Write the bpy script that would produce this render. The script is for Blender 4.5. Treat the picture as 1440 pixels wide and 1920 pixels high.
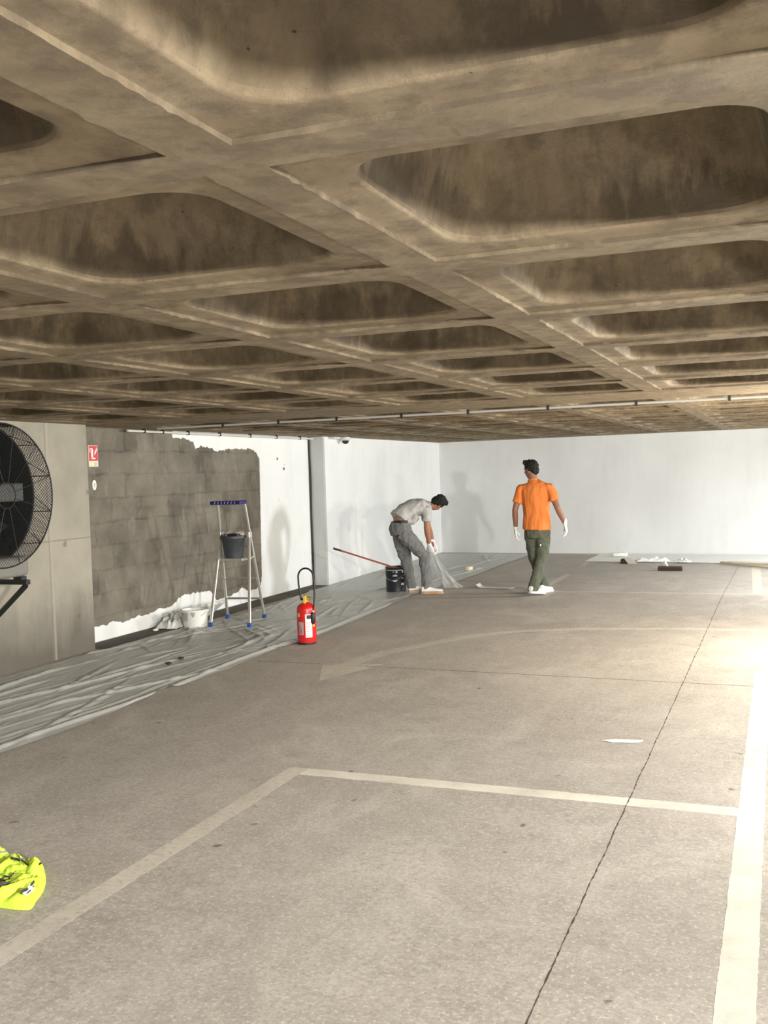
import bpy, bmesh, math, random
from mathutils import Vector, Matrix, noise
import numpy as np
PI = math.pi
for o in list(bpy.data.objects): bpy.data.objects.remove(o)
S = bpy.context.scene
C = S.collection
# ------------------------------------------------------------ camera
F_PX = 1892.27
YAW, PIT, ROL = [math.radians(a) for a in (-21.65, -2.266, -1.799)]
CAM_H = 1.65
fw = Vector((math.sin(YAW)*math.cos(PIT), math.cos(YAW)*math.cos(PIT), math.sin(PIT)))
rt = Vector((math.cos(YAW), -math.sin(YAW), 0)); up = rt.cross(fw)
r_ = math.cos(ROL)*rt + math.sin(ROL)*up
u_ = -math.sin(ROL)*rt + math.cos(ROL)*up
cam_d = bpy.data.cameras.new('camera'); cam = bpy.data.objects.new('camera', cam_d); C.objects.link(cam)
M = Matrix((r_, u_, -fw)).transposed().to_4x4(); M.translation = Vector((0, 0, CAM_H)); cam.matrix_world = M
cam_d.sensor_fit = 'VERTICAL'; cam_d.sensor_height = 32; cam_d.sensor_width = 24
cam_d.lens = F_PX/1920*32; cam_d.clip_start = .05; cam_d.clip_end = 100
S.camera = cam
# ------------------------------------------------------------ world, lights, exposure
W = bpy.data.worlds.new('world'); S.world = W; W.use_nodes = True
W.node_tree.nodes['Background'].inputs[0].default_value = (1, .96, .88, 1)
W.node_tree.nodes['Background'].inputs[1].default_value = .15
S.view_settings.view_transform = 'Standard'; S.view_settings.look = 'None'
S.view_settings.gamma = 1; S.view_settings.use_curve_mapping = False
S.view_settings.exposure = 0.75
def plight(name, loc, power, col=(1, .93, .80), rad=.06):
    l = bpy.data.lights.new(name, 'POINT'); l.energy = power; l.color = col; l.shadow_soft_size = rad
    o = bpy.data.objects.new(name, l); C.objects.link(o); o.location = loc; return o
def slight(name, loc, target, power, col, angle, rad=.15, blend=.6):
    l = bpy.data.lights.new(name, 'SPOT'); l.energy = power; l.color = col; l.shadow_soft_size = rad
    l.spot_size = math.radians(angle); l.spot_blend = blend
    o = bpy.data.objects.new(name, l); C.objects.link(o); o.location = loc
    o.rotation_euler = (Vector(target)-Vector(loc)).to_track_quat('-Z', 'Y').to_euler(); return o
def alight(name, loc, rot, sx, sy, power, col):
    l = bpy.data.lights.new(name, 'AREA'); l.shape = 'RECTANGLE'; l.size = sx; l.size_y = sy; l.energy = power; l.color = col
    o = bpy.data.objects.new(name, l); C.objects.link(o); o.location = loc; o.rotation_euler = rot; return o
WARM = (1, .92, .78); NEU = (1, .975, .93); COOL = (.95, .985, 1)
plight('tripod_lamp', (1.0, 9.2, 1.5), 270, WARM, .22)
slight('floodlight_near', (3.4, -1.0, 2.03), (-2.5, 4.6, 2.25), 1850, NEU, 105, .12, .5)
slight('floodlight_middle', (3.6, 5.0, 2.0), (-3.0, 8.2, 2.2), 700, NEU, 110, .10, .5)
alight('fill_area_far', (2.2, 14.2, 2.17), (0, math.radians(-12), 0), 2.2, 4.0, 330, COOL)  # soft fill added for the far end, no fixture hangs here
slight('wall_fill_far', (5.0, 15.4, 1.75), (-6.4, 15.2, 1.2), 1250, COOL, 90, .4, .8)  # unseen spot added to brighten the far left wall
alight('fill_area_middle', (2.8, 8.0, 2.17), (0, 0, 0), 2.4, 3.5, 130, NEU)  # downward fill added over the middle, without a fixture
alight('fill_area_near', (1.6, .6, 2.17), (0, 0, 0), 1.6, 3.0, 85, NEU)  # overhead fill added for the near part of the room
slight('coffer_fill_low', (2.6, .9, .7), (-1.8, 4.6, 2.5), 160, NEU, 100, .38, .7)  # upward fill added to lift the coffer interiors
alight('fill_area_left', (-2.2, -1.2, 2.17), (0, 0, 0), 2.0, 2.0, 110, NEU)  # invisible fill area added behind the camera
# ------------------------------------------------------------ helpers
def rootloc(p):
    v = Vector((0, 0, 0))
    while p is not None: v += p.location; p = p.parent
    return v
def fin(name, me, mat, parent=None, loc=None):
    o = bpy.data.objects.new(name, me); C.objects.link(o)
    if loc is not None: o.location = Vector(loc)-rootloc(parent)
    off = rootloc(parent) if loc is None else Vector(loc)
    me.transform(Matrix.Translation(-off))
    if mat is not None:
        for m in (mat if isinstance(mat, (list, tuple)) else [mat]): me.materials.append(m)
    if parent is not None: o.parent = parent
    return o
def tag(o, label=None, cat=None, group=None, kind=None):
    if label: o['label'] = label
    if cat: o['category'] = cat
    if group: o['group'] = group
    if kind: o['kind'] = kind
    return o
def thing(name, loc, label, cat, group=None):
    o = bpy.data.objects.new(name, None); C.objects.link(o); o.location = loc; o.empty_display_size = .1
    return tag(o, label, cat, group)
class MB:
    def __init__(s): s.v = []; s.f = []
    def add(s, vs, fs):
        n = len(s.v); s.v += [tuple(x) for x in vs]; s.f += [tuple(i+n for i in f) for f in fs]; return s
    def box(s, x0, x1, y0, y1, z0, z1, m=None):
        vs = [Vector((x, y, z)) for z in (z0, z1) for y in (y0, y1) for x in (x0, x1)]
        if m: vs = [m @ v for v in vs]
        return s.add(vs, [(0, 2, 3, 1), (4, 5, 7, 6), (0, 1, 5, 4), (2, 6, 7, 3), (0, 4, 6, 2), (1, 3, 7, 5)])
    def rbox(s, x0, x1, y0, y1, z0, z1, r, m=None, n=3):
        # box rounded on every edge (superellipsoid-like by offset sphere corners)
        bm = bmesh.new(); bmesh.ops.create_cube(bm, size=1)
        for v in bm.verts:
            v.co = Vector(((x0+x1)/2+v.co.x*(x1-x0), (y0+y1)/2+v.co.y*(y1-y0), (z0+z1)/2+v.co.z*(z1-z0)))
        bmesh.ops.bevel(bm, geom=bm.edges[:], offset=r, segments=n, affect='EDGES', profile=.5)
        bm.verts.index_update()
        vs = [(m @ v.co if m else v.co.copy()) for v in bm.verts]; fs = [[v.index for v in f.verts] for f in bm.faces]; bm.free()
        return s.add(vs, fs)
    def loft(s, rings, cap=True, closed=True):
        n = len(rings[0]); vs = [p for r in rings for p in r]; fs = []
        for i in range(len(rings)-1):
            for j in range(n if closed else n-1):
                a = i*n+j; b = i*n+(j+1) % n; fs.append((a, b, b+n, a+n))
        if cap: fs.append(tuple(range(n-1, -1, -1))); fs.append(tuple((len(rings)-1)*n+j for j in range(n)))
        return s.add(vs, fs)
    def tube(s, pts, rad, n=10, ref=None, cap=True, dome=False):
        pts = [Vector(p) for p in pts]; N = len(pts)
        if not isinstance(rad, (list,)): rad = [rad]*N
        rad = [(r, r) if not isinstance(r, (tuple, list)) else r for r in rad]
        if dome:
            d0 = (pts[0]-pts[1]).normalized(); d1 = (pts[-1]-pts[-2]).normalized(); P = []; R = []
            for t in (85, 60, 30):
                m_ = min(rad[0]); P.append(pts[0]+d0*m_*math.sin(math.radians(t))); R.append(tuple(a*math.cos(math.radians(t)) for a in rad[0]))
            P += pts; R += rad
            for t in (30, 60, 85):
                m_ = min(rad[-1]); P.append(pts[-1]+d1*m_*math.sin(math.radians(t))); R.append(tuple(a*math.cos(math.radians(t)) for a in rad[-1]))
            pts, rad = P, R; N = len(pts)
        rings = []; prev = None
        for i, p in enumerate(pts):
            t = (pts[min(i+1, N-1)]-pts[max(i-1, 0)]).normalized()
            if ref is not None: a = Vector(ref)
            elif prev is not None: a = prev
            else: a = Vector((0, 0, 1)) if abs(t.z) < .9 else Vector((1, 0, 0))
            a = (a-t*a.dot(t)).normalized(); b = t.cross(a); prev = a
            rings.append([p+a*math.cos(2*PI*k/n)*rad[i][0]+b*math.sin(2*PI*k/n)*rad[i][1] for k in range(n)])
        return s.loft(rings, cap)
    def lathe(s, prof, c=(0, 0, 0), n=24, cap=True):
        c = Vector(c)
        return s.loft([[c+Vector((r*math.cos(2*PI*k/n), r*math.sin(2*PI*k/n), z)) for k in range(n)] for r, z in prof], cap)
    def ell(s, c, a, fr=None, n=16, m=10):
        c = Vector(c); fr = fr or Matrix.Identity(3); rings = []
        for i in range(m+1):
            t = -PI/2+PI*(i+.02)/(m+.04); z = math.sin(t); q = max(math.cos(t), .01)
            rings.append([c+fr @ Vector((a[0]*q*math.cos(2*PI*k/n), a[1]*q*math.sin(2*PI*k/n), a[2]*z)) for k in range(n)])
        return s.loft(rings)
    def mesh(s, name, smooth=False):
        me = bpy.data.meshes.new(name); me.from_pydata(s.v, [], s.f); me.update()
        bm = bmesh.new(); bm.from_mesh(me); bmesh.ops.recalc_face_normals(bm, faces=bm.faces); bm.to_mesh(me); bm.free()
        if smooth:
            me.polygons.foreach_set('use_smooth', [True]*len(me.polygons))
            try: me.set_sharp_from_angle(angle=math.radians(50))
            except Exception: pass
        return me
    def build(s, name, mat, parent=None, smooth=False, loc=None):
        return fin(name, s.mesh(name, smooth), mat, parent, loc)
def blob(name, mb, voxel, mat, parent, smooth_it=6, wr=None, fac=.5):
    me = mb.mesh('tmp'); t = bpy.data.objects.new('tmp', me); C.objects.link(t)
    m = t.modifiers.new('r', 'REMESH'); m.mode = 'VOXEL'; m.voxel_size = voxel; m.use_smooth_shade = True
    m = t.modifiers.new('s', 'SMOOTH'); m.iterations = smooth_it; m.factor = fac
    dg = bpy.context.evaluated_depsgraph_get(); dg.update()
    me2 = bpy.data.meshes.new_from_object(t.evaluated_get(dg)); me2.name = name
    bpy.data.objects.remove(t); bpy.data.meshes.remove(me)
    if wr:
        amp, sc = wr[0], Vector(wr[1]); off = Vector((hash(name) % 7, 3.1, 1.7)) if False else Vector((len(name)*1.3, 3.1, 1.7))
        vn = [(v.co.copy(), v.normal.copy()) for v in me2.vertices]
        for v, (co, no) in zip(me2.vertices, vn):
            q = Vector((co.x*sc.x, co.y*sc.y, co.z*sc.z))+off
            v.co = co+no*amp*(noise.noise(q)+.5*noise.noise(q*2.1))
    me2.polygons.foreach_set('use_smooth', [True]*len(me2.polygons))
    me2.materials.clear()
    return fin(name, me2, mat, parent)
# ------------------------------------------------------------ materials
def mat(name, col, rough=.6, metal=0, bump=0, bscale=40, var=0, vscale=8, spec=.5):
    m = bpy.data.materials.new(name); m.use_nodes = True; nt = m.node_tree; b = nt.nodes['Principled BSDF']
    b.inputs['Base Color'].default_value = (*col, 1); b.inputs['Roughness'].default_value = rough; b.inputs['Metallic'].default_value = metal
    b.inputs['Specular IOR Level'].default_value = spec
    tc = nt.nodes.new('ShaderNodeTexCoord')
    if var or True:
        n = nt.nodes.new('ShaderNodeTexNoise'); n.inputs['Scale'].default_value = vscale; n.inputs['Detail'].default_value = 6
        nt.links.new(tc.outputs['Object'], n.inputs['Vector'])
        mx = nt.nodes.new('ShaderNodeMix'); mx.data_type = 'RGBA'
        v = max(var, .03)
        mx.inputs[6].default_value = (*[c*(1-v) for c in col], 1); mx.inputs[7].default_value = (*[min(1, c*(1+v)) for c in col], 1)
        nt.links.new(n.outputs['Fac'], mx.inputs[0]); nt.links.new(mx.outputs[2], b.inputs['Base Color'])
    if bump:
        n2 = nt.nodes.new('ShaderNodeTexNoise'); n2.inputs['Scale'].default_value = bscale; n2.inputs['Detail'].default_value = 5
        nt.links.new(tc.outputs['Object'], n2.inputs['Vector'])
        bp = nt.nodes.new('ShaderNodeBump'); bp.inputs['Strength'].default_value = bump; bp.inputs['Distance'].default_value = .01
        nt.links.new(n2.outputs['Fac'], bp.inputs['Height']); nt.links.new(bp.outputs[0], b.inputs['Normal'])
    return m
class NT:
    """small node-graph helper"""
    def __init__(s, name):
        s.m = bpy.data.materials.new(name); s.m.use_nodes = True; s.t = s.m.node_tree; s.b = s.t.nodes['Principled BSDF']
        s.tc = s.t.nodes.new('ShaderNodeTexCoord')
    def L(s, a, b): s.t.links.new(a, b)
    def mapv(s, sc, loc=(0, 0, 0)):
        n = s.t.nodes.new('ShaderNodeMapping'); n.inputs['Scale'].default_value = sc; n.inputs['Location'].default_value = loc
        s.L(s.tc.outputs['Object'], n.inputs['Vector']); return n.outputs[0]
    def noise(s, vec, scale, detail=8, rough=.6, dist=0):
        n = s.t.nodes.new('ShaderNodeTexNoise'); n.inputs['Scale'].default_value = scale; n.inputs['Detail'].default_value = detail
        n.inputs['Roughness'].default_value = rough; n.inputs['Distortion'].default_value = dist
        s.L(vec, n.inputs['Vector']); return n.outputs['Fac']
    def ramp(s, fac, stops):
        n = s.t.nodes.new('ShaderNodeValToRGB'); e = n.color_ramp.elements
        while len(e) < len(stops): e.new(.5)
        for i, (p, c) in enumerate(stops):
            e[i].position = p; e[i].color = (c, c, c, 1) if isinstance(c, (int, float)) else (*c, 1)
        s.L(fac, n.inputs[0]); return n.outputs[0]
    def mix(s, fac, a, b, mode='MIX'):
        n = s.t.nodes.new('ShaderNodeMix'); n.data_type = 'RGBA'; n.blend_type = mode
        for val, k in ((fac, 0), (a, 6), (b, 7)):
            if isinstance(val, (int, float)): n.inputs[k].default_value = val if k == 0 else (val, val, val, 1)
            elif isinstance(val, tuple): n.inputs[k].default_value = (*val, 1)
            else: s.L(val, n.inputs[k])
        return n.outputs[2]
    def math(s, op, a, b=0.):
        n = s.t.nodes.new('ShaderNodeMath'); n.operation = op
        for v, k in ((a, 0), (b, 1)):
            if isinstance(v, (int, float)): n.inputs[k].default_value = v
            else: s.L(v, n.inputs[k])
        return n.outputs[0]
    def bump(s, h, st=.3, d=.01, prev=None):
        n = s.t.nodes.new('ShaderNodeBump'); n.inputs['Strength'].default_value = st; n.inputs['Distance'].default_value = d
        s.L(h, n.inputs['Height'])
        if prev is not None: s.L(prev, n.inputs['Normal'])
        s.L(n.outputs[0], s.b.inputs['Normal']); return n.outputs[0]
    def done(s, col, rough=.8):
        s.L(col, s.b.inputs['Base Color'])
        if isinstance(rough, (int, float)): s.b.inputs['Roughness'].default_value = rough
        else: s.L(rough, s.b.inputs['Roughness'])
        return s.m
def m_ceiling():
    n = NT('coffer_concrete'); o = n.mapv((1, 1, 1)); st = n.mapv((1, 1, .14))
    base = n.mix(n.ramp(n.noise(o, 1.3, 10, .62), [(.32, 0.), (.70, 1.)]), (.190, .140, .080), (.335, .258, .158))
    base = n.mix(n.ramp(n.noise(o, 6, 9, .7, .6), [(.44, .0), (.66, .7)]), base, (.40, .32, .205))
    base = n.mix(n.ramp(n.noise(n.mapv((1, 1, 1), (4, 8, 2)), 11, 9, .7), [(.47, .0), (.60, .6)]), base, (.135, .10, .060))
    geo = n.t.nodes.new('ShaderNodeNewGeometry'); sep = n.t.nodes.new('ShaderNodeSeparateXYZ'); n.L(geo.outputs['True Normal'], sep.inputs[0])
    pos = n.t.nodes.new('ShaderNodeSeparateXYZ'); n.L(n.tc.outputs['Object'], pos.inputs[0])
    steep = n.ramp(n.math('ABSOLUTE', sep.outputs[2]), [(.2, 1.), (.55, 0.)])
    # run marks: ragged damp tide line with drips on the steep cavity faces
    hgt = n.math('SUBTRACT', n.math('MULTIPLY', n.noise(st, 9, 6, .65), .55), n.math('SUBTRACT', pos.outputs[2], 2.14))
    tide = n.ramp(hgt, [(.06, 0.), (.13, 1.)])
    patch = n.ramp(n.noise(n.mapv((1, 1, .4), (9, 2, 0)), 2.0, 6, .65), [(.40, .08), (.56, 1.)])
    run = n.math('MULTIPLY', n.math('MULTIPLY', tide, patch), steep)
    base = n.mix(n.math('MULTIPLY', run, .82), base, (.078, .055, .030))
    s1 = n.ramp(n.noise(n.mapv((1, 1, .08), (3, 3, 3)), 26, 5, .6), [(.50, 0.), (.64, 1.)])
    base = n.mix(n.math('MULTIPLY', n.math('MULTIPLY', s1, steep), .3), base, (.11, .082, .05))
    pale = n.ramp(n.noise(n.mapv((1, 1, .5), (1, 9, 2)), 4, 8, .7), [(.56, 0.), (.72, 1.)])
    base = n.mix(n.math('MULTIPLY', pale, .5), base, (.43, .34, .22))
    pits = n.ramp(n.noise(n.mapv((1, 1, 1), (2, 2, 2)), 55, 2, .4), [(.205, 1.), (.235, 0.)])
    base = n.mix(pits, base, (.05, .04, .03))
    b = n.bump(n.noise(o, 60, 10, .8), .9, .012); n.bump(n.noise(o, 9, 6, .6), .35, .02, b)
    return n.done(base, .7)
def m_floor(name='floor_concrete', wear=None, pcol=None):
    n = NT(name); o = n.mapv((1, 1, 1))
    big = n.ramp(n.noise(o, .7, 6, .55), [(.3, 0.), (.72, 1.)])
    base = n.mix(big, (.285, .255, .222), (.385, .352, .308))
    mid = n.ramp(n.noise(o, 5, 9, .7), [(.38, 0.), (.72, 1.)])
    base = n.mix(n.math('MULTIPLY', mid, .6), base, (.48, .445, .39))
    wornp = n.ramp(n.noise(n.mapv((1, .6, 1), (2, 5, 0)), 1.6, 8, .7, .8), [(.50, 0.), (.66, .75)])
    base = n.mix(n.math('MULTIPLY', wornp, n.ramp(n.noise(o, 38, 8, .8), [(.42, 0.), (.56, 1.)])), base, (.60, .565, .50))
    fine = n.noise(o, 70, 8, .75)
    base = n.mix(n.ramp(fine, [(.38, .55), (.5, 0.)]), base, (.21, .18, .15))
    g2 = n.ramp(n.noise(n.mapv((1, 1, 1), (6, 2, 0)), 24, 10, .85), [(.46, 0.), (.62, .7)])
    base = n.mix(n.math('MULTIPLY', g2, n.ramp(n.noise(n.mapv((1, .7, 1), (1, 1, 0)), 1.1, 6, .7), [(.36, .25), (.62, 1.)])), base, (.56, .525, .465))
    d2 = n.ramp(n.noise(n.mapv((1, 1, 1), (9, 5, 0)), 3.0, 8, .75), [(.56, 0.), (.70, .45)])
    base = n.mix(d2, base, (.225, .20, .175))
    fl = n.ramp(n.noise(n.mapv((1, 1, 1), (3, 1, 0)), 55, 6, .7), [(.54, 0.), (.64, .8)])
    base = n.mix(fl, base, (.60, .56, .49))
    sp = n.ramp(n.noise(n.mapv((1, 1, 1), (7, 4, 0)), 9, 2, .4), [(.22, .8), (.26, 0.)])
    base = n.mix(sp, base, (.10, .085, .07))
    if wear is not None:
        w = n.ramp(n.noise(o, 30, 9, .78), [(wear-.07, 0.), (wear+.07, 1.)])
        w2 = n.ramp(n.noise(n.mapv((1, 1, 1), (4, 4, 0)), 3, 5, .6), [(.3, .45), (.6, .95)])
        c = n.mix(n.noise(o, 12, 6), tuple(a*.86 for a in pcol), tuple(min(1, a*1.12) for a in pcol))
        base = n.mix(n.math('MULTIPLY', w, w2), base, c)
    n.bump(fine, .35, .006)
    return n.done(base, n.ramp(mid, [(0, .62), (1, .8)]))
def m_paint_line(name, wear, col=(.62, .585, .50)): return m_floor(name, wear, col)
def m_white_wall(name='white_paint', c0=(.80, .815, .80), c1=(.88, .895, .885)):
    n = NT(name); o = n.mapv((1, 1, 1)); v = n.mapv((1, 1, .2))
    c = n.mix(n.ramp(n.noise(o, 1.1, 6, .5), [(.3, 0.), (.7, 1.)]), c0, c1)
    c = n.mix(n.ramp(n.noise(v, 5, 6, .6), [(.5, 0.), (.75, .35)]), c, tuple(a*.86 for a in c0))
    c = n.mix(n.ramp(n.noise(n.mapv((1, 1, 1), (5, 5, 5)), 7, 4, .5), [(.22, .7), (.27, 0.)]), c, (.5, .5, .48))
    n.bump(n.noise(o, 26, 8, .65), .25, .008)
    return n.done(c, .6)
def m_block():
    n = NT('concrete_block'); tc = n.mapv((1, 1, 1))
    sep = n.t.nodes.new('ShaderNodeSeparateXYZ'); n.L(tc, sep.inputs[0]); cmb = n.t.nodes.new('ShaderNodeCombineXYZ')
    wob = n.math('MULTIPLY', n.math('SUBTRACT', n.noise(tc, 4.5, 4), .5), .075)
    n.L(n.math('ADD', sep.outputs[1], wob), cmb.inputs[0]); n.L(n.math('ADD', sep.outputs[2], n.math('ADD', wob, .245)), cmb.inputs[1])
    br = n.t.nodes.new('ShaderNodeTexBrick'); n.L(cmb.outputs[0], br.inputs['Vector'])
    br.inputs['Scale'].default_value = 1; br.inputs['Brick Width'].default_value = .53; br.inputs['Row Height'].default_value = .245
    br.inputs['Mortar Size'].default_value = .013; br.inputs['Mortar Smooth'].default_value = .6; br.inputs['Bias'].default_value = 0
    br.inputs['Color1'].default_value = (.150, .134, .104, 1); br.inputs['Color2'].default_value = (.095, .084, .066, 1); br.inputs['Mortar'].default_value = (.085, .074, .056, 1)
    jn = n.mix(n.ramp(n.noise(tc, 2.6, 5, .6), [(.42, 0.), (.6, .85)]), br.outputs['Color'], (.150, .134, .106))
    c = n.mix(n.ramp(n.noise(tc, 2.2, 8, .6), [(.40, 0.), (.68, .8)]), jn, (.245, .222, .175))
    c = n.mix(n.ramp(n.noise(n.mapv((1, 1, .5), (3, 3, 3)), 5, 8, .7), [(.55, 0.), (.7, .45)]), c, (.34, .32, .27))
    c = n.mix(n.ramp(n.noise(n.mapv((1, 1, .6), (8, 1, 3)), 4, 8, .65), [(.58, 0.), (.72, .5)]), c, (.10, .088, .066))
    b = n.bump(br.outputs['Fac'], .5, -.012); n.bump(n.noise(tc, 50, 8, .7), .5, .008, b)
    return n.done(c, .85)
def m_concrete_wall():
    n = NT('formed_concrete'); o = n.mapv((1, 1, 1)); v = n.mapv((1, 1, .25))
    c = n.mix(n.ramp(n.noise(o, 1.5, 9, .6), [(.3, 0.), (.7, 1.)]), (.255, .237, .192), (.375, .35, .288))
    c = n.mix(n.ramp(n.noise(v, 6, 6, .6), [(.48, 0.), (.7, .5)]), c, (.37, .345, .285))
    c = n.mix(n.ramp(n.noise(n.mapv((1, 1, 1), (2, 6, 3)), 5, 3, .4), [(.20, .6), (.25, 0.)]), c, (.13, .118, .095))
    sep = n.t.nodes.new('ShaderNodeSeparateXYZ'); n.L(o, sep.inputs[0])
    zz = n.math('ADD', sep.outputs[2], n.math('MULTIPLY', n.math('SUBTRACT', n.noise(v, 2.2, 8, .65), .5), .9))
    damp = n.ramp(zz, [(.10, .75), (.62, 0.)])       # damp stain at the wall's foot
    c = n.mix(damp, c, (.075, .068, .055))
    # formwork joints
    def line(src, at, w):
        return n.ramp(n.math('ABSOLUTE', n.math('SUBTRACT', src, at)), [(w*.4, .6), (w, 0.)])
    c = n.mix(line(sep.outputs[2], 1.106, .009), c, (.16, .15, .12)); c = n.mix(line(sep.outputs[1], 7.53, .022), c, (.38, .36, .30))
    c = n.mix(line(sep.outputs[1], 7.50, .010), c, (.20, .185, .15))
    n.bump(n.noise(o, 30, 9, .7), .3, .008)
    return n.done(c, .8)
def m_plastic():
    n = NT('protective_film'); o = n.mapv((1, 1, 1))
    c = n.mix(n.noise(o, 3, 6), (.52, .53, .50), (.66, .67, .64))
    n.b.inputs['Alpha'].default_value = .80; n.bump(n.noise(n.mapv((1, .35, 1)), 16, 6, .6, 1.2), .45, .02)
    n.b.inputs['Specular IOR Level'].default_value = .6
    return n.done(c, .34)
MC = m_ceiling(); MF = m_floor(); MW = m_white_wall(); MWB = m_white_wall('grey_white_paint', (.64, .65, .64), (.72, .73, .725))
MBK = m_block(); MCW = m_concrete_wall(); MPL = m_plastic(); MPC = m_plastic(); MPC.node_tree.nodes['Principled BSDF'].inputs['Alpha'].default_value = .28
MLINE = m_paint_line('line_paint', .33, (.74, .70, .60)); MLINE_OLD = m_paint_line('worn_line_paint', .43, (.60, .55, .46)); MLINE_FAINT = m_paint_line('faint_line_paint', .47, (.56, .53, .46))
BLACK = mat('black_rubber', (.012, .012, .013), .5); DSTEEL = mat('dark_painted_steel', (.022, .024, .022), .45, .3, .1)
ALU = mat('aluminium', (.62, .61, .56), .35, .75); PVC = mat('white_pvc', (.62, .61, .57), .4); WHITEP = mat('white_plastic', (.78, .78, .74), .45, var=.08)
GREYBLK = mat('weathered_grey_casting', (.20, .195, .175), .75, bump=.3, var=.15)
# ------------------------------------------------------------ setting
XC, XB, XN = -6.31, -6.53, -6.30      # concrete wall face, block wall face, white wall face near the column
floor = MB().box(-6.9, 7.3, -5.2, 19.6, -.2, 0).build('floor', MF); tag(floor, kind='structure')
rnd = random.Random(4)
def jitter_strip(pts, w0, w1, z0, z1, seg=.02, j=.006, seed=1):
    """thin slab following a polyline, with ragged edges"""
    R = random.Random(seed); pts = [Vector(p).to_3d() for p in pts]; P = [pts[0]]
    for a, b in zip(pts, pts[1:]):
        n = max(1, int((b-a).length/seg)); P += [a.lerp(b, (k+1)/n) for k in range(n)]
    m = MB(); rings = []
    for i, p in enumerate(P):
        t = (P[min(i+1, len(P)-1)]-P[max(i-1, 0)]).normalized(); s = Vector((t.y, -t.x, 0)); w = (w0+(w1-w0)*i/(len(P)-1))/2
        a = p-s*(w+j*(.4*R.uniform(-1, 1)+noise.noise(Vector((i*.15, seed, 1))))); b = p+s*(w+j*(.4*R.uniform(-1, 1)+noise.noise(Vector((i*.15, seed, 5)))))
        rings.append([Vector((a.x, a.y, z0)), Vector((b.x, b.y, z0)), Vector((b.x, b.y, z1)), Vector((a.x, a.y, z1))])
    return m.loft(rings)
def L(pts, w0, w1, m, name='parking_line', seed=1, j=.005, z=.0005): return jitter_strip(pts, w0, w1, .0001, z, seed=seed, j=j).build(name, m, floor)
L([(-2.59, -3), (-2.565, 5.04)], .115, .105, MLINE_OLD, seed=2)
L([(-2.508, 4.985), (-.222, 4.955)], .115, .115, MLINE, seed=3)
L([(-.14, -3), (-.165, 4.9), (-.175, 8.3)], .125, .115, MLINE, seed=4, j=.004, z=.0006)
L([(-.32, 13.27), (-.43, 16.9)], .115, .13, MLINE_OLD, seed=5)
L([(-3.0, 13.22), (1.5, 13.18)], .07, .07, MLINE_OLD, seed=6)
L([(-3.08, 13.77), (-3.08, 15.3)], .10, .10, MLINE_OLD, seed=7)
L([(-3.10, 16.5), (-3.2, 18.3)], .10, .10, MLINE_FAINT, seed=17)
L([(-3.52, 7.95), (-3.49, 8.25), (-3.40, 8.56), (-3.09, 9.21), (-2.84, 9.64), (-2.5, 9.93), (-2.08, 10.12), (-1.46, 10.27), (-.9, 10.37), (.3, 10.4)], .16, .09, MLINE_FAINT, name='direction_arrow_shaft', seed=8)
MB().add([(-3.481, 7.244, .0003), (-3.76, 7.90, .0003), (-3.22, 8.0, .0003), (-3.481, 7.244, .0006), (-3.76, 7.90, .0006), (-3.22, 8.0, .0006)],
         [(0, 2, 1), (3, 4, 5), (0, 1, 4, 3), (1, 2, 5, 4), (2, 0, 3, 5)]).build('direction_arrow_head', MLINE_OLD, floor)
JOINT = mat('dark_joint', (.06, .05, .042), .9, bump=.4, var=.4, vscale=30)
def crack(pts, w, seed):
    R = random.Random(seed); pts = [Vector((*p, 0)) for p in pts]; P = []
    for a, b in zip(pts, pts[1:]):
        n = int((b-a).length/.022); d = (b-a).normalized(); s = Vector((d.y, -d.x, 0))
        P += [a.lerp(b, k/n)+s*(R.uniform(-.0015, .0015)+.006*noise.noise(Vector((k*.06, seed, 0)))) for k in range(n)]
    m = MB(); rings = []
    for p in P:
        w_ = w*R.choice([.35, .5, .8, 1, 1.5]); rings.append([p+Vector((-w_/2, -w_/2, .0003)), p+Vector((w_/2, w_/2, .0003)), p+Vector((w_/2, w_/2, .0010)), p+Vector((-w_/2, -w_/2, .0010))])
    m.loft(rings).build('floor_joint', JOINT, floor)
crack([(-.74, -1), (-.735, 3), (-.725, 8), (-.722, 13), (-.68, 16.7)], .0045, 11)
crack([(-4.40, 7.90), (-2.6, 7.86), (-.73, 7.80), (1.6, 7.75)], .006, 12)
crack([(-6.1, 14.3), (-2.2, 14.2)], .003, 13)
# dirty strip of screed left uncovered along the wall
DIRT = mat('dirty_screed', (.085, .072, .055), .95, bump=.6, var=.5, vscale=14)
jitter_strip([(-6.36, 8.1), (-6.36, 10.4), (-6.38, 13.5)], .32, .34, .0002, .004, j=.02, seed=20).build('dirt_strip', DIRT, floor)
# walls
w = MB().box(XC-.5, XC, -5.2, 8.10, 0, 2.2).build('wall_left', MCW); tag(w, kind='structure')
w = MB().box(XB-.3, XB, 8.10, 13.56, 0, 2.2).build('wall_left_block', MBK); tag(w, kind='structure')
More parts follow.
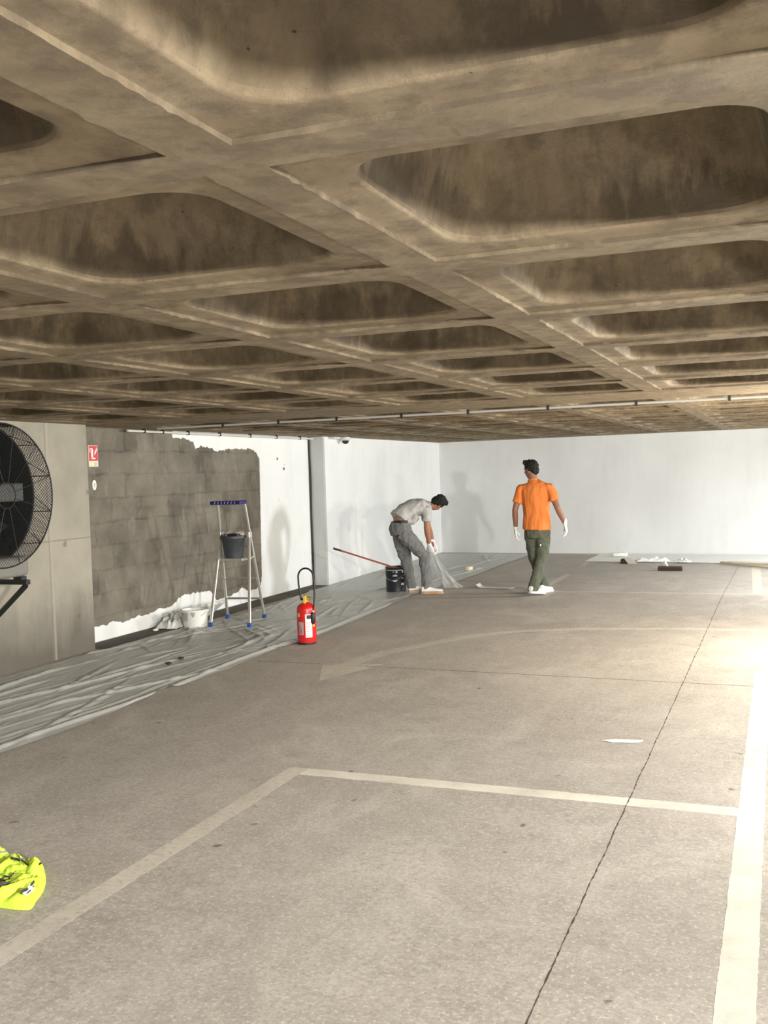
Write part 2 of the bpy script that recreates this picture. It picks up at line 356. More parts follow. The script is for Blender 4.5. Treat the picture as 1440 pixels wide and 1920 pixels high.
# coat of white paint on the block wall, with the patch not yet painted left open
out = [(9.921, 2.199), (9.926, 2.125), (10.17, 2.118), (10.364, 2.083), (10.404, 1.995), (10.514, 2.035), (10.756, 2.011), (10.878, 1.973), (11.204, 2.003), (11.757, 2.008), (11.899, 1.967), (11.98, 1.882), (11.974, 1.596), (11.95, 0.881), (11.936, 0.308), (11.898, 0.19), (11.733, 0.153), (11.547, 0.154), (11.398, 0.22), (11.257, 0.169), (11.002, 0.139), (10.745, 0.139), (10.605, 0.268), (10.424, 0.284), (9.984, 0.288), (9.836, 0.226), (9.736, 0.191), (9.556, 0.203), (9.328, 0.164), (9.111, 0.177), (8.881, 0.148), (8.654, 0.182), (8.59, 0.158), (8.434, 0.166), (8.104, .15)]
R = random.Random(9); jag = []
for i, (a, b) in enumerate(zip(out, out[1:])):
    n = max(1, int(math.hypot(b[0]-a[0], b[1]-a[1])/.03)); amp = .004 if (11 <= i <= 13) else .012
    jag += [(a[0]+(b[0]-a[0])*k/n+R.uniform(-amp, amp)*(k > 0), a[1]+(b[1]-a[1])*k/n+R.uniform(-amp, amp)*(k > 0)) for k in range(n)]
jag.append(out[-1])
poly = jag+[(8.104, .012), (13.558, .012), (13.558, 2.199)]
pm = MB(); n = len(poly)
pm.add([(XB+.0005, y, z) for y, z in poly]+[(XB+.004, y, z) for y, z in poly], [tuple(range(n)), tuple(range(2*n-1, n-1, -1))]+[(i, (i+1) % n, (i+1) % n+n, i+n) for i in range(n)])
pm.build('white_paint_coat', MW, w)
R = random.Random(5)
hm = MB()
for y, z, s in ((12.49, 1.878, .022), (12.68, 1.743, .026), (12.70, 1.80, .010), (10.2, 1.95, .012)):
    pts = [(y+s*(R.uniform(.6, 1.1))*math.cos(a), z+s*R.uniform(.5, 1.1)*math.sin(a)) for a in [k*PI/5 for k in range(10)]]
    hm.add([(XB+.0042, *p) for p in pts]+[(XB+.0062, *p) for p in pts], [tuple(range(10)), tuple(range(19, 9, -1))]+[(i, (i+1) % 10, (i+1) % 10+10, i+10) for i in range(10)])
hm.build('plaster_chip', mat('plaster_chip', (.16, .14, .12), .9), w)
w = MB().add([(XN, 13.56, 0), (-6.41, 19.25, 0), (-6.9, 19.25, 0), (-6.9, 13.56, 0), (XN, 13.56, 2.2), (-6.41, 19.25, 2.2), (-6.9, 19.25, 2.2), (-6.9, 13.56, 2.2)],
             [(0, 1, 2, 3), (4, 7, 6, 5), (0, 4, 5, 1), (1, 5, 6, 2), (2, 6, 7, 3), (3, 7, 4, 0)]).build('wall_left_far', MW); tag(w, kind='structure')
col = MB().box(XB+.006, XN+.004, 13.50, 13.5595, 0, 2.2).build('trim_1', m_white_wall('shaded_pier_paint', (.44, .45, .44), (.55, .56, .55))); tag(col, kind='structure')  # shade on this return face is painted in as a greyer white
w = MB().add([(-6.9, 19.29, 0), (7.3, 18.02, 0), (7.3, 18.5, 0), (-6.9, 19.8, 0), (-6.9, 19.29, 2.2), (7.3, 18.02, 2.2), (7.3, 18.5, 2.2), (-6.9, 19.8, 2.2)],
             [(0, 1, 2, 3), (4, 7, 6, 5), (0, 4, 5, 1), (1, 5, 6, 2), (2, 6, 7, 3), (3, 7, 4, 0)]).build('wall_back', MWB); tag(w, kind='structure')
w = MB().box(7.0, 7.3, -5.2, 18.05, 0, 2.2).build('wall_right', MWB); tag(w, kind='structure')
w = MB().box(-6.3, 7.0, -5.2, -5.0, 0, 2.2).build('wall_front', MCW); tag(w, kind='structure')
# ------------------------------------------------------------ coffered ceiling
ZC = 2.2; UX, UY, RIB = 1.054, 1.063, .128
units = []
for j in range(-5, 7):
    x0 = -.845+UX*j
    for k in range(-6, 6): units.append((x0, x0+UX-RIB, 1.622+UY*k, 1.622+UY*k+UY-RIB))
    for k in range(9): units.append((x0, x0+UX-RIB, 8.86+UY*k, 8.86+UY*k+UY-RIB))
cm = MB()
xs = sorted(set(v for u in units for v in u[:2])); ys = sorted(set(v for u in units for v in u[2:]))
xs = [-6.9]+xs+[7.3]; ys = [-5.2]+ys+[19.8]
Rr = random.Random(3)
uset = set((round(u[0], 4), round(u[2], 4)) for u in units)
# rib undersides: grid of small quads with roughened arrises
def fine(v, lo, hi):
    o = []
    for a, b in zip(v, v[1:]):
        d = .026 if (a > lo and b < hi) else .058
        n = max(1, int(round((b-a)/d))) if (b-a) > .4 else max(1, int((b-a)/.06))
        o += [(a+(b-a)*k/n) for k in range(n)]
    return o+[v[-1]]
gx, gy = fine(xs, -3.2, .5), fine(ys, -.8, 5.0)
openx = [(u[0], u[1]) for u in units if abs(u[2]-units[0][2]) < 1e-6]
openy = sorted(set((u[2], u[3]) for u in units))
idx = {}
def inside(v, spans): return any(a+1e-5 < v < b-1e-5 for a, b in spans)
def vid(x, y):
    k = (round(x, 5), round(y, 5))
    if k not in idx:
        ex = any(abs(x-a) < 1e-5 for s in openx for a in s) and inside(y, openy); ey = any(abs(y-a) < 1e-5 for s in openy for a in s) and inside(x, openx)
        r = .0030*(noise.noise(Vector((x*75, y*75, 0)))*1.8+.4*noise.noise(Vector((x*9, y*9, 9))))
        z = ZC+.0015*noise.noise(Vector((x*6, y*6, 3)))
        cm.v.append((x+(r if ex else 0), y+(r if ey else 0), z-(abs(r)*.8 if (ex or ey) else 0))); idx[k] = len(cm.v)-1
    return idx[k]
for a, b in zip(gx, gx[1:]):
    for c, d in zip(gy, gy[1:]):
        if inside((a+b)/2, openx) and inside((c+d)/2, openy): continue
        cm.f.append((vid(a, c), vid(a, d), vid(b, d), vid(b, c)))
STEP = .010
for (x0, x1, y0, y1) in units:
    # little vertical step from the rib up to the unit's flange, then the flange, rounded lip, steep cavity
    def edge(pa, pb, horizontal):
        n = max(1, int(round((pb-pa)/.05))); return [pa+(pb-pa)*k/n for k in range(n+1)]
    bx = [g for g in gx if x0-1e-5 <= g <= x1+1e-5]; by = [g for g in gy if y0-1e-5 <= g <= y1+1e-5]
    loop = [(g, y0) for g in bx]+[(x1, g) for g in by[1:]]+[(g, y1) for g in reversed(bx[:-1])]+[(x0, g) for g in reversed(by[1:-1])]
    N = len(loop); cx, cy, hx, hy = (x0+x1)/2, (y0+y1)/2, (x1-x0)/2, (y1-y0)/2
    bot = [vid(*p) for p in loop]
    prof = [(.000, STEP, .004), (.004, STEP+.001, .008), (.045, STEP+.002, .05), (.082, STEP+.003, .10), (.088, STEP+.0045, .112), (.092, STEP+.009, .118), (.095, STEP+.018, .12), (.098, STEP+.035, .12), (.118, STEP+.13, .12), (.145, STEP+.25, .12), (.165, STEP+.335, .11), (.19, STEP+.36, .10), (.27, STEP+.366, .06)]
    prev = bot
    for d, z, cr in prof:
        ring = []
        for (px, py) in loop:
            # direction mapping: scale square to inset rounded square
            qx, qy = (px-cx)/hx, (py-cy)/hy; ax, ay = hx-d, hy-d; X, Y = qx*ax, qy*ay
            cxr, cyr = ax-cr, ay-cr
            if abs(X) > cxr and abs(Y) > cyr:
                dx, dy = abs(X)-cxr, abs(Y)-cyr; m_ = max(dx, dy)/cr; l_ = math.hypot(dx, dy)
                if l_ > 1e-9: s_ = m_*cr/l_; X = math.copysign(cxr+dx*s_, X); Y = math.copysign(cyr+dy*s_, Y)
            jx = .0025*noise.noise(Vector(((cx+X)*9, (cy+Y)*9, z*9)))
            cm.v.append((cx+X+jx, cy+Y+jx, ZC+z)); ring.append(len(cm.v)-1)
        for i in range(N): cm.f.append((prev[i], prev[(i+1) % N], ring[(i+1) % N], ring[i]))
        prev = ring
    cm.f.append(tuple(prev))
me = cm.mesh('ceiling')
me.polygons.foreach_set('use_smooth', [True]*len(me.polygons)); me.set_sharp_from_angle(angle=math.radians(38))
ceil = fin('ceiling', me, MC); tag(ceil, kind='structure')
MB().box(-6.9, 7.3, -5.2, 19.8, 2.60, 2.75).build('roof_slab', MC, ceil)
# ------------------------------------------------------------ plastic sheet on the floor
edge_r = [(3.4, -4.47), (4.79, -4.473), (5.415, -4.436), (6.525, -4.495), (7.494, -4.448), (8.254, -4.495), (8.755, -4.47), (9.276, -4.428), (10.883, -4.494), (12.458, -4.604), (14.228, -4.494), (15.441, -4.474), (16.66, -4.494), (18.75, -4.447)]
edge_l = [(3.4, -6.25), (6.6, -6.20), (8.0, -6.18), (9.456, -6.167), (9.8, -6.02), (11.1, -6.03), (13.1, -6.24), (15, -6.27), (18.9, -6.33)]
def interp(t, e):
    for (a, x), (b, y) in zip(e, e[1:]):
        if a <= t <= b: return x+(y-x)*(t-a)/(b-a)
    return e[-1][1] if t > e[-1][0] else e[0][1]
def film(name, ys_, fl, fr, nx, folds, seed, mat_, amp=.004, z0=.006):
    nr = random.Random(seed); ny = len(ys_); V = np.zeros((ny, nx, 3))
    for i, y in enumerate(ys_):
        a = fl(y)+.02*noise.noise(Vector((y*3, 1, seed))); b = fr(y)+.02*noise.noise(Vector((y*4, 7, seed)))
        for k in range(nx):
            x = a+(b-a)*k/(nx-1); V[i, k] = (x, y, z0+amp*(1+noise.noise(Vector((x*5, y*1.7, seed))))+amp*.7*(noise.noise(Vector((x*14, y*7, seed))))+amp*.45*abs(noise.noise(Vector((x*26+y*9, y*13-x*8, seed)))))
    X, Y = V[:, :, 0], V[:, :, 1]
    for (fx, fy, sl, ln, wd, ht) in folds:
        xc = fx+sl*(Y-fy)+.03*np.sin((Y-fy)*2.1+fx*9); V[:, :, 2] += ht*np.exp(-((X-xc)/wd)**2)*np.exp(-((Y-fy)/ln)**4)
    V[:, :, 2] = np.maximum(V[:, :, 2], .004)
    fs = [(i*nx+k, i*nx+k+1, (i+1)*nx+k+1, (i+1)*nx+k) for i in range(ny-1) for k in range(nx-1)]
    me = bpy.data.meshes.new(name); me.from_pydata([tuple(p) for p in V.reshape(-1, 3)], [], fs); me.update()
    me.polygons.foreach_set('use_smooth', [True]*len(me.polygons)); return fin(name, me, mat_, None)
R = random.Random(21); folds = []
for k in range(12): folds.append((-5.95+1.3*k/11+R.uniform(-.05, .05), R.uniform(4.5, 7.0), R.uniform(-.03, .16), R.uniform(1.0, 2.0), R.uniform(.008, .015), R.uniform(.004, .015)))
for k in range(60): folds.append((R.uniform(-6.1, -4.6), R.uniform(3.6, 18.5), R.uniform(-.35, .35), R.uniform(.25, 1.1), R.uniform(.010, .022), R.uniform(.008, .022)))
for k in range(60): folds.append((R.uniform(-6.1, -4.6), R.uniform(8, 12.5), R.uniform(-1.6, 1.2), R.uniform(.12, .45), R.uniform(.010, .022), R.uniform(.005, .014)))
folds.append((-4.53, 7.2, .0, 3.6, .018, .02)); folds.append((-4.56, 10, .0, 2.5, .016, .014))
ys_ = list(np.arange(3.4, 10.5, .022))+list(np.arange(10.5, 18.88, .035))
sheet = film('plastic_sheet', ys_, lambda y: interp(y, edge_l), lambda y: interp(y, edge_r), 110, folds, 2, MPL)
tag(sheet, 'long crumpled translucent plastic dust sheet laid on the floor along the left wall', 'plastic sheet')
R = random.Random(31); f2 = [(R.uniform(-4.3, -3.3), R.uniform(17.6, 18.7), R.uniform(-3, 3), .3, .03, .02) for k in range(12)]
s2 = film('plastic_sheet', list(np.arange(17.1, 18.72, .04)), lambda y: -3.2+.0*(y-17), lambda y: 4.6, 90, [(R.uniform(-3, 1), R.uniform(17.2, 18.5), R.uniform(-4, 4), .3, .03, .012) for k in range(14)], 5, mat('pale_dust_sheet', (.80, .80, .77), .55, bump=.3, bscale=14, var=.06), .002, .005)
me = s2.data
for v in me.vertices: v.co.y -= .0896*(v.co.x+.27)+.02
tag(s2, 'pale dust sheet strip on the floor along the foot of the back wall', 'plastic sheet')
# ------------------------------------------------------------ conduits, camera dome, joint gap, signs
t = thing('conduit', (0, 8.93, 2.17), 'long pale conduit clipped across the ceiling behind the wide beam', 'pipe')
MB().tube([(-6.05, 8.93, 2.175), (6.5, 8.93, 2.175)], .011, 10).build('tube', mat('grey_conduit', (.40, .39, .36), .5), t, True)
for x in (-5.26, -4.63, -4.0, -3.33, -2.68, -1.94, -1.17, -.41, .35, 1.1, 1.85, 2.6, 3.4, 4.2, 5.0):
    MB().rbox(x-.011, x+.011, 8.91, 8.95, 2.152, 2.199, .004).build('clip', BLACK, t)
t = thing('conduit', (-6.44, 11.3, 2.16), 'white conduit clipped along the top of the left wall', 'pipe')
MB().tube([(-6.44, 8.95, 2.172), (-6.44, 13.46, 2.172)], .014, 10).build('tube', PVC, t, True)
for y in (9.25, 9.6, 10.12, 10.83, 11.59, 12.32, 13.04): MB().rbox(-6.46, -6.42, y-.01, y+.01, 2.152, 2.199, .004).build('clip', BLACK, t)
t = thing('security_camera', (-6.22, 14.15, 2.2), 'small white dome camera under the ceiling by the left wall', 'camera')
MB().rbox(-6.32, -6.20, 13.72, 13.95, 2.165, 2.199, .008).build('junction_box', PVC, t)
MB().lathe([(.075, 2.199), (.078, 2.16), (.07, 2.15), (.05, 2.148)], (-6.2, 14.12, 0)).build('housing', PVC, t, True)
MB().lathe([(.052, 2.150), (.050, 2.125), (.036, 2.105), (.015, 2.096), (.002, 2.095)], (-6.2, 14.12, 0)).build('dome', BLACK, t, True)
R = random.Random(2)
c = MB().tube([(-6.508+.003*math.sin(z*5), 13.482, z) for z in np.linspace(.005, 2.195, 24)], [.013+.003*R.random() for _ in range(24)], 8).build('joint_gap', BLACK, None, True)  # black tube added in place of the dark joint gap in this corner
tag(c, 'dark joint gap down the corner of the pier, made as a black tube', 'joint_gap')
# extinguisher sign
t = thing('fire_extinguisher_sign', (XB+.004, 8.475, 1.905), 'small red and white fire extinguisher sign on the block wall', 'sign')
RED = mat('sign_red', (.60, .045, .07), .4); PINKW = mat('sign_white', (.80, .77, .70), .4); YEL = mat('sign_yellow', (.80, .68, .36), .4)
MB().rbox(XB+.001, XB+.005, 8.40, 8.55, 1.797, 2.013, .001).build('plate', PINKW, t)
MB().box(XB+.005, XB+.0065, 8.405, 8.545, 1.855, 2.008).build('red_panel', RED, t)
MB().box(XB+.005, XB+.0065, 8.405, 8.47, 1.80, 1.852).build('yellow_panel', YEL, t)
pg = MB().box(XB+.0065, XB+.008, 8.440, 8.470, 1.885, 1.975).box(XB+.0065, XB+.008, 8.440, 8.505, 1.873, 1.889).box(XB+.0065, XB+.008, 8.425, 8.462, 1.978, 1.986).box(XB+.0065, XB+.008, 8.418, 8.426, 1.94, 1.984)
pg.build('extinguisher_pictogram', PINKW, t)
fm = MB(); R = random.Random(8)
for k in range(5):
    a = 8.492+.009*k; zt = 1.91+.012*k
    fm.add([(XB+.0066, a, zt), (XB+.0066, a+.012, zt+.012), (XB+.0066, a+.004, zt+.055-.004*k), (XB+.008, a, zt), (XB+.008, a+.012, zt+.012), (XB+.008, a+.004, zt+.055-.004*k)], [(0, 1, 2), (5, 4, 3), (0, 3, 4, 1), (1, 4, 5, 2), (2, 5, 3, 0)])
fm.build('flame_pictogram', PINKW, t)
nm = MB()
for k in range(4): nm.box(XB+.0052, XB+.0068, 8.482, 8.535-.006*(k % 2), 1.806+.011*k, 1.811+.011*k)
nm.build('text_rows', mat('sign_text', (.30, .22, .16), .5), t)
t = thing('number_tag', (XB+.004, 8.475, 1.61), 'small white oval number tag below the red sign', 'sign')
ov = [(8.475+.032*math.cos(a)*(1), 1.61+.052*math.sin(a)) for a in [2*PI*k/28 for k in range(28)]]
MB().add([(XB+.001, *p) for p in ov]+[(XB+.005, *p) for p in ov], [tuple(range(27, -1, -1)), tuple(range(28, 56))]+[(i, (i+1) % 28, (i+1) % 28+28, i+28) for i in range(28)]).build('plate', mat('tag_white', (.85, .84, .80), .4), t)
MB().tube([(XB+.006, 8.480+.013*math.cos(a), 1.607+.018*math.sin(a)) for a in np.linspace(.6, 5.4, 12)], .0028, 6).build('glyph', mat('tag_ink', (.12, .12, .11), .5), t)
# ------------------------------------------------------------ industrial fan on the left wall
FY, FZ, FR = 6.16, 1.56, .56
t = thing('wall_fan', (XC, FY, .86), 'large dark wall-mounted drum fan with wire guard, cut by the left edge', 'fan')
def ringx(m, x, r, rad, n=64, nn=8):
    m.loft([[Vector((x+rad*math.sin(b), FY+(r+rad*math.cos(b))*math.cos(a), FZ+(r+rad*math.cos(b))*math.sin(a))) for b in [2*PI*q/nn for q in range(nn)]] for a in [2*PI*k/n for k in range(n)]+[0]], cap=False); return m
dm = MB(); n = 64
prof = [(-5.785, .562), (-5.80, .572), (-6.22, .572), (-6.24, .55), (-6.24, .50), (-6.20, .50), (-5.83, .535), (-5.785, .545), (-5.785, .562)]
dm.loft([[Vector((x, FY+r*math.cos(2*PI*k/n), FZ+r*math.sin(2*PI*k/n))) for k in range(n)] for x, r in prof], cap=False)
dm.build('drum', DSTEEL, t, True)
bk = MB().loft([[Vector((x, FY+.52*math.cos(2*PI*k/n), FZ+.52*math.sin(2*PI*k/n))) for k in range(n)] for x in (-6.235, -6.215)]); bk.build('back_panel', BLACK, t)
# blades and motor
for q in range(5):
    a0 = q*2*PI/5+.3; bl = MB(); rr = []
    for k in range(8):
        rad = .10+.37*k/7; a = a0+.10*k/7; wd = .07+.10*k/7; tw = math.radians(50-25*k/7)
        c_ = Vector((-6.02, FY+rad*math.cos(a), FZ+rad*math.sin(a))); tg = Vector((0, -math.sin(a), math.cos(a))); ax = Vector((1, 0, 0)); d = tg*math.cos(tw)+ax*math.sin(tw); nn_ = tg*-math.sin(tw)+ax*math.cos(tw)
        rr.append([c_-d*wd, c_+nn_*.008, c_+d*wd, c_-nn_*.002])
    bl.loft(rr).build('blade', DSTEEL, t, True)
MB().tube([(-6.15, FY, FZ), (-6.10, FY, FZ), (-5.94, FY, FZ), (-5.92, FY, FZ)], [.09, .11, .11, .06], 24).build('hub', DSTEEL, t, True)
mo = MB().rbox(-5.86, -5.77, FY-.16, FY+.42, FZ-.055, FZ+.095, .012); mo.build('motor_housing', mat('motor_grey', (.10, .105, .10), .5, .2, .2, var=.15), t)
# wire guard: front ring, spokes, diamond mesh on the side and the face
XG = -5.60; gm = MB(); ringx(gm, XG, FR, .006)
for k in range(12):
    a = 2*PI*(k+.5)/12; gm.tube([(XG, FY+FR*math.cos(a), FZ+FR*math.sin(a)), (-5.785, FY+(FR+.004)*math.cos(a), FZ+(FR+.004)*math.sin(a))], .004, 6)
    a2 = a+.22; gm.tube([(XG, FY+FR*math.cos(a), FZ+FR*math.sin(a)), (-5.785, FY+(FR+.004)*math.cos(a2), FZ+(FR+.004)*math.sin(a2))], .0028, 5)
    gm.tube([(XG+.002, FY+FR*math.cos(a), FZ+FR*math.sin(a)), (XG+.03, FY+.10*math.cos(a), FZ+.10*math.sin(a))], .003, 6)
ringx(gm, XG+.03, .10, .005, 32)
gm.build('guard_frame', BLACK, t, True)
wm = MB(); NW = 130
for k in range(NW):
    a = 2*PI*k/NW
    for sgn in (1, -1):
        P = [(XG-.185*s, FY+(FR+.001)*math.cos(a+sgn*s*.32), FZ+(FR+.001)*math.sin(a+sgn*s*.32)) for s in (0, .25, .5, .75, 1)]
        wm.tube(P, .0019, 4, cap=False)
wm.build('side_mesh', BLACK, t)
wm = MB()
for k in range(-26, 27):
    d = k*.021; h_ = math.sqrt(max(FR**2-d*d, 0))
    if h_ < .02: continue
    for sgn in (1, -1):
        ca = math.cos(PI/4*sgn); sa = math.sin(PI/4*sgn); P = []
        for s in np.linspace(-h_, h_, 9):
            y, z = d*ca-s*sa, d*sa+s*ca; P.append((XG+.03*(1-min(1, math.hypot(y, z)/FR)), FY+y, FZ+z))
        wm.tube(P, .0013, 4, cap=False)
wm.build('front_mesh', BLACK, t)
# cradle and wall brackets
MB().rbox(-6.24, -5.60, FY-.42, FY+.26, .915, 1.075, .035, n=4).build('cradle', GREYBLK, t, True)
for yy in (FY-.28, FY+.23):
    b = MB().box(-6.31, -5.60, yy-.025, yy+.025, .845, .882); b.build('bracket_arm', DSTEEL, t)
    MB().tube([(-5.62, yy, .84), (-6.30, yy, .27)], .024, 4).build('bracket_brace', DSTEEL, t)
    MB().box(-5.72, -5.64, yy-.03, yy+.03, .872, .91).build('spacer', DSTEEL, t)
# ------------------------------------------------------------ step ladder
nf = [Vector((-5.873, 9.53, 0)), Vector((-5.403, 9.56, 0))]; nt_ = [Vector((-5.905, 9.87, 1.0)), Vector((-5.56, 9.90, .995))]
ff = [Vector((-6.051, 10.2, 0)), Vector((-5.593, 10.25, 0))]; ft = [Vector((-5.885, 9.79, 1.375)), Vector((-5.566, 9.83, 1.370))]
t = thing('step_ladder', (-5.73, 9.87, 0), 'aluminium step ladder with blue feet and a navy top tray by the block wall', 'ladder')
BLUEF = mat('blue_plastic', (.025, .085, .30), .45); NAVY = mat('navy_tray', (.012, .012, .12), .45, var=.3, vscale=60)
X_ = Vector((1, .04, 0)).normalized()
for a, b in zip(nf, nt_): MB().tube([a+Vector((0, 0, .03)), b], [(.018, .013)]*2, 8, ref=X_).build('rear_leg', ALU, t)
for a, b in zip(ff, ft): MB().tube([a+Vector((0, 0, .03)), b], [(.018, .013)]*2, 8, ref=X_).build('front_rail', ALU, t)
for a in nf+ff:
    MB().rbox(a.x-.022, a.x+.022, a.y-.018, a.y+.018, .006, .062, .006).build('foot', BLUEF, t)
def on(a, b, z): return a.lerp(b, (z-a.z)/(b.z-a.z))
for z in (.25, .49):
    a, b = on(ff[0], ft[0], z), on(ff[1], ft[1], z)
    MB().tube([a, b], [(.012, .04)]*2, 4, ref=(0, 0, 1)).build('tread', ALU, t)
a, b = on(ff[0], ft[0], .735), on(ff[1], ft[1], .735)
MB().rbox(a.x+.01, b.x-.01, a.y-.20, a.y+.02, .715, .745, .006).build('platform', ALU, t)
for k in (0, 1):
    p = on(nf[k], nt_[k], .74); q = on(ff[k], ft[k], .74); MB().tube([p, q], .008, 6).build('side_link', ALU, t)
    p = nt_[k]; MB().rbox(p.x-.02, p.x+.02, p.y-.03, p.y+.04, p.z-.03, p.z+.04, .008).build('hinge', ALU, t)
tr = thing  # tray on top
a, b = ft
MB().rbox(a.x-.045, b.x+.02, a.y-.09, a.y+.07, 1.345, 1.385, .01).build('top_tray', NAVY, t)
TL = mat('pale_blue_print', (.35, .38, .62), .5)
for k in range(7):
    x = a.x+.01+.042*k; mk = MB(); mk.add([(x, a.y-.0915, 1.352), (x+.008, a.y-.0915, 1.352), (x+.02, a.y-.0915, 1.378), (x+.012, a.y-.0915, 1.378), (x, a.y-.09, 1.352), (x+.008, a.y-.09, 1.352), (x+.02, a.y-.09, 1.378), (x+.012, a.y-.09, 1.378)], [(0, 1, 2, 3), (7, 6, 5, 4), (0, 4, 5, 1), (1, 5, 6, 2), (2, 6, 7, 3), (3, 7, 4, 0)]); mk.build('lettering_stroke', TL, t)
# grey bucket on platform
t = thing('bucket', (-5.735, 9.88, .746), 'dark grey bucket standing on the platform of the step ladder', 'bucket')
BG = mat('charcoal_plastic', (.035, .042, .048), .5, var=.15)
c0 = (-5.738, 9.86, 0)
MB().lathe([(.106, .747), (.134, .985), (.139, .99), (.129, .992), (.100, .76), (.002, .757)], c0, 28).build('body', BG, t, True)
MB().lathe([(.132, .965), (.145, .965), (.145, .99), (.136, .992)], c0, 28, cap=False).build('rim', BG, t, True)
MB().tube([(c0[0]+.138*math.cos(a), c0[1]-.03-.02*math.sin(a), .985+.028*math.sin(a)) for a in np.linspace(0, PI, 14)], .004, 6).build('handle', BLACK, t)
MB().rbox(c0[0]+.0, c0[0]+.11, c0[1]-.10, c0[1]-.04, .978, 1.02, .008).build('paint_grid', BLACK, t)
cl = blob('rag', MB().ell((c0[0]+.06, c0[1]+.02, 1.01), (.08, .07, .035)).ell((c0[0]-.08, c0[1]+.03, 1.0), (.04, .05, .04)), .01, mat('pink_grey_cloth', (.42, .36, .31), .9, bump=.5), None, 3, (.015, (18, 18, 18)))
tag(cl, 'crumpled dull pinkish rag lying on top of the grey bucket', 'rag')
# white bucket by the wall
cB = (-6.06, 9.52, 0)
t = thing('bucket', (cB[0], cB[1], .006), 'white plastic paint bucket with grey drips on the sheet behind the ladder leg', 'bucket')
MB().lathe([(.118, .008), (.125, .012), (.152, .205), (.145, .205), (.118, .02), (.002, .018)], cB, 32).build('body', WHITEP, t, True)
MB().lathe([(.150, .185), (.160, .188), (.160, .205), (.147, .21)], cB, 32, cap=False).build('rim', WHITEP, t, True)
MB().tube([(cB[0]+.155*math.cos(a), cB[1]-.12*math.sin(a), .19-.07*math.sin(a)) for a in np.linspace(0, PI, 16)], .003, 6).build('handle', ALU, t)
R = random.Random(12); dr = MB()
for k in range(7):
    a = -PI/2+R.uniform(-1.1, .6); r = .1535; h = R.uniform(.05, .14); ww = R.uniform(.01, .03)
    P = [Vector((cB[0]+(r-.14*s*h)*math.cos(a), cB[1]+(r-.14*s*h)*math.sin(a), .19-s*h)) for s in (0, .4, .8, 1)]
    dr.tube(P, [(ww, .004), (ww*.8, .004), (ww*.5, .004), (ww*.2, .003)], 8, ref=(-math.sin(a), math.cos(a), 0))
dr.build('paint_drips', mat('grey_paint_drips', (.42, .41, .38), .5), t, True)
# white sheeting / film heap behind bucket against the wall
def cloth(name, cx, cy, hx, hy, z0, hh, seed, m_, lab, cat, rot=0, nx=26):
    V = []; 
    for i in range(nx):
        for k in range(nx):
            u, v = i/(nx-1)*2-1, k/(nx-1)*2-1; e = 1+.25*noise.noise(Vector((u*2, v*2, seed)))
            x, y = u*hx*e, v*hy*e; f_ = max(0, 1-max(abs(u), abs(v))**3)
            z = z0+f_*hh*(.4+.6*abs(noise.noise(Vector((u*2.4, v*2.4, seed+4))))*1.8)+f_*hh*.4*abs(noise.noise(Vector((u*6, v*6, seed))))
            V.append((cx+x*math.cos(rot)-y*math.sin(rot), cy+x*math.sin(rot)+y*math.cos(rot), z))
    n2 = len(V); T = [(x, y, z+.004) for x, y, z in V]
    fs = [(i*nx+k, i*nx+k+1, (i+1)*nx+k+1, (i+1)*nx+k) for i in range(nx-1) for k in range(nx-1)]
    m = MB().add(V+T, [tuple(reversed(f)) for f in fs]+[tuple(q+n2 for q in f) for f in fs])
    bd = [k for k in range(nx)]+[i*nx+nx-1 for i in range(1, nx)]+[(nx-1)*nx+k for k in range(nx-2, -1, -1)]+[i*nx for i in range(nx-2, 0, -1)]
    m.f += [(a, b, b+n2, a+n2) for a, b in zip(bd, bd[1:]+bd[:1])]
    o = m.build(name, m_, None, True); tag(o, lab, cat); return o
WCL = mat('white_film', (.70, .70, .67), .5, bump=.4, bscale=18, var=.08)
cloth('plastic_film', -6.33, 9.62, .13, .30, .012, .15, 3, WCL, 'bunched white plastic film between the white bucket and the block wall', 'plastic film', .05)
t = thing('paint_tray', (-6.24, 10.15, 0), 'white paint tray leaning low against the wall behind the ladder', 'tray')
mm = Matrix.Translation((-6.26, 10.15, .10)) @ Matrix.Rotation(math.radians(-38), 4, 'Y')
MB().rbox(-.13, .13, -.19, .19, -.006, .006, .004, mm).build('tray_bottom', WHITEP, t)
MB().box(-.13, .13, -.19, -.18, 0, .035, mm).box(-.13, .13, .18, .19, 0, .035, mm).box(-.13, -.12, -.18, .18, 0, .035, mm).box(.12, .13, -.18, .18, 0, .035, mm).build('tray_rim', WHITEP, t)
pb = MB().ell((-6.36, 9.20, .018), (.03, .04, .014)).build('plaster_lump', WHITEP, None, True); tag(pb, 'small white plaster lump on the dirty strip by the wall', 'debris')
R = random.Random(15)
for k, (x, y) in enumerate(((-5.05, 7.48), (-5.08, 7.72))):
    d = blob('dirt_clod', MB().ell((x, y, .03), (.035-.01*k, .022, .010)), .005, mat('dark_clod', (.06, .045, .035), .9), None, 2, (.01, (60, 60, 60)))
    tag(d, ['larger dark clod lying on the crumpled plastic sheet', 'smaller dark clod on the plastic sheet behind the larger one'][k], 'debris')
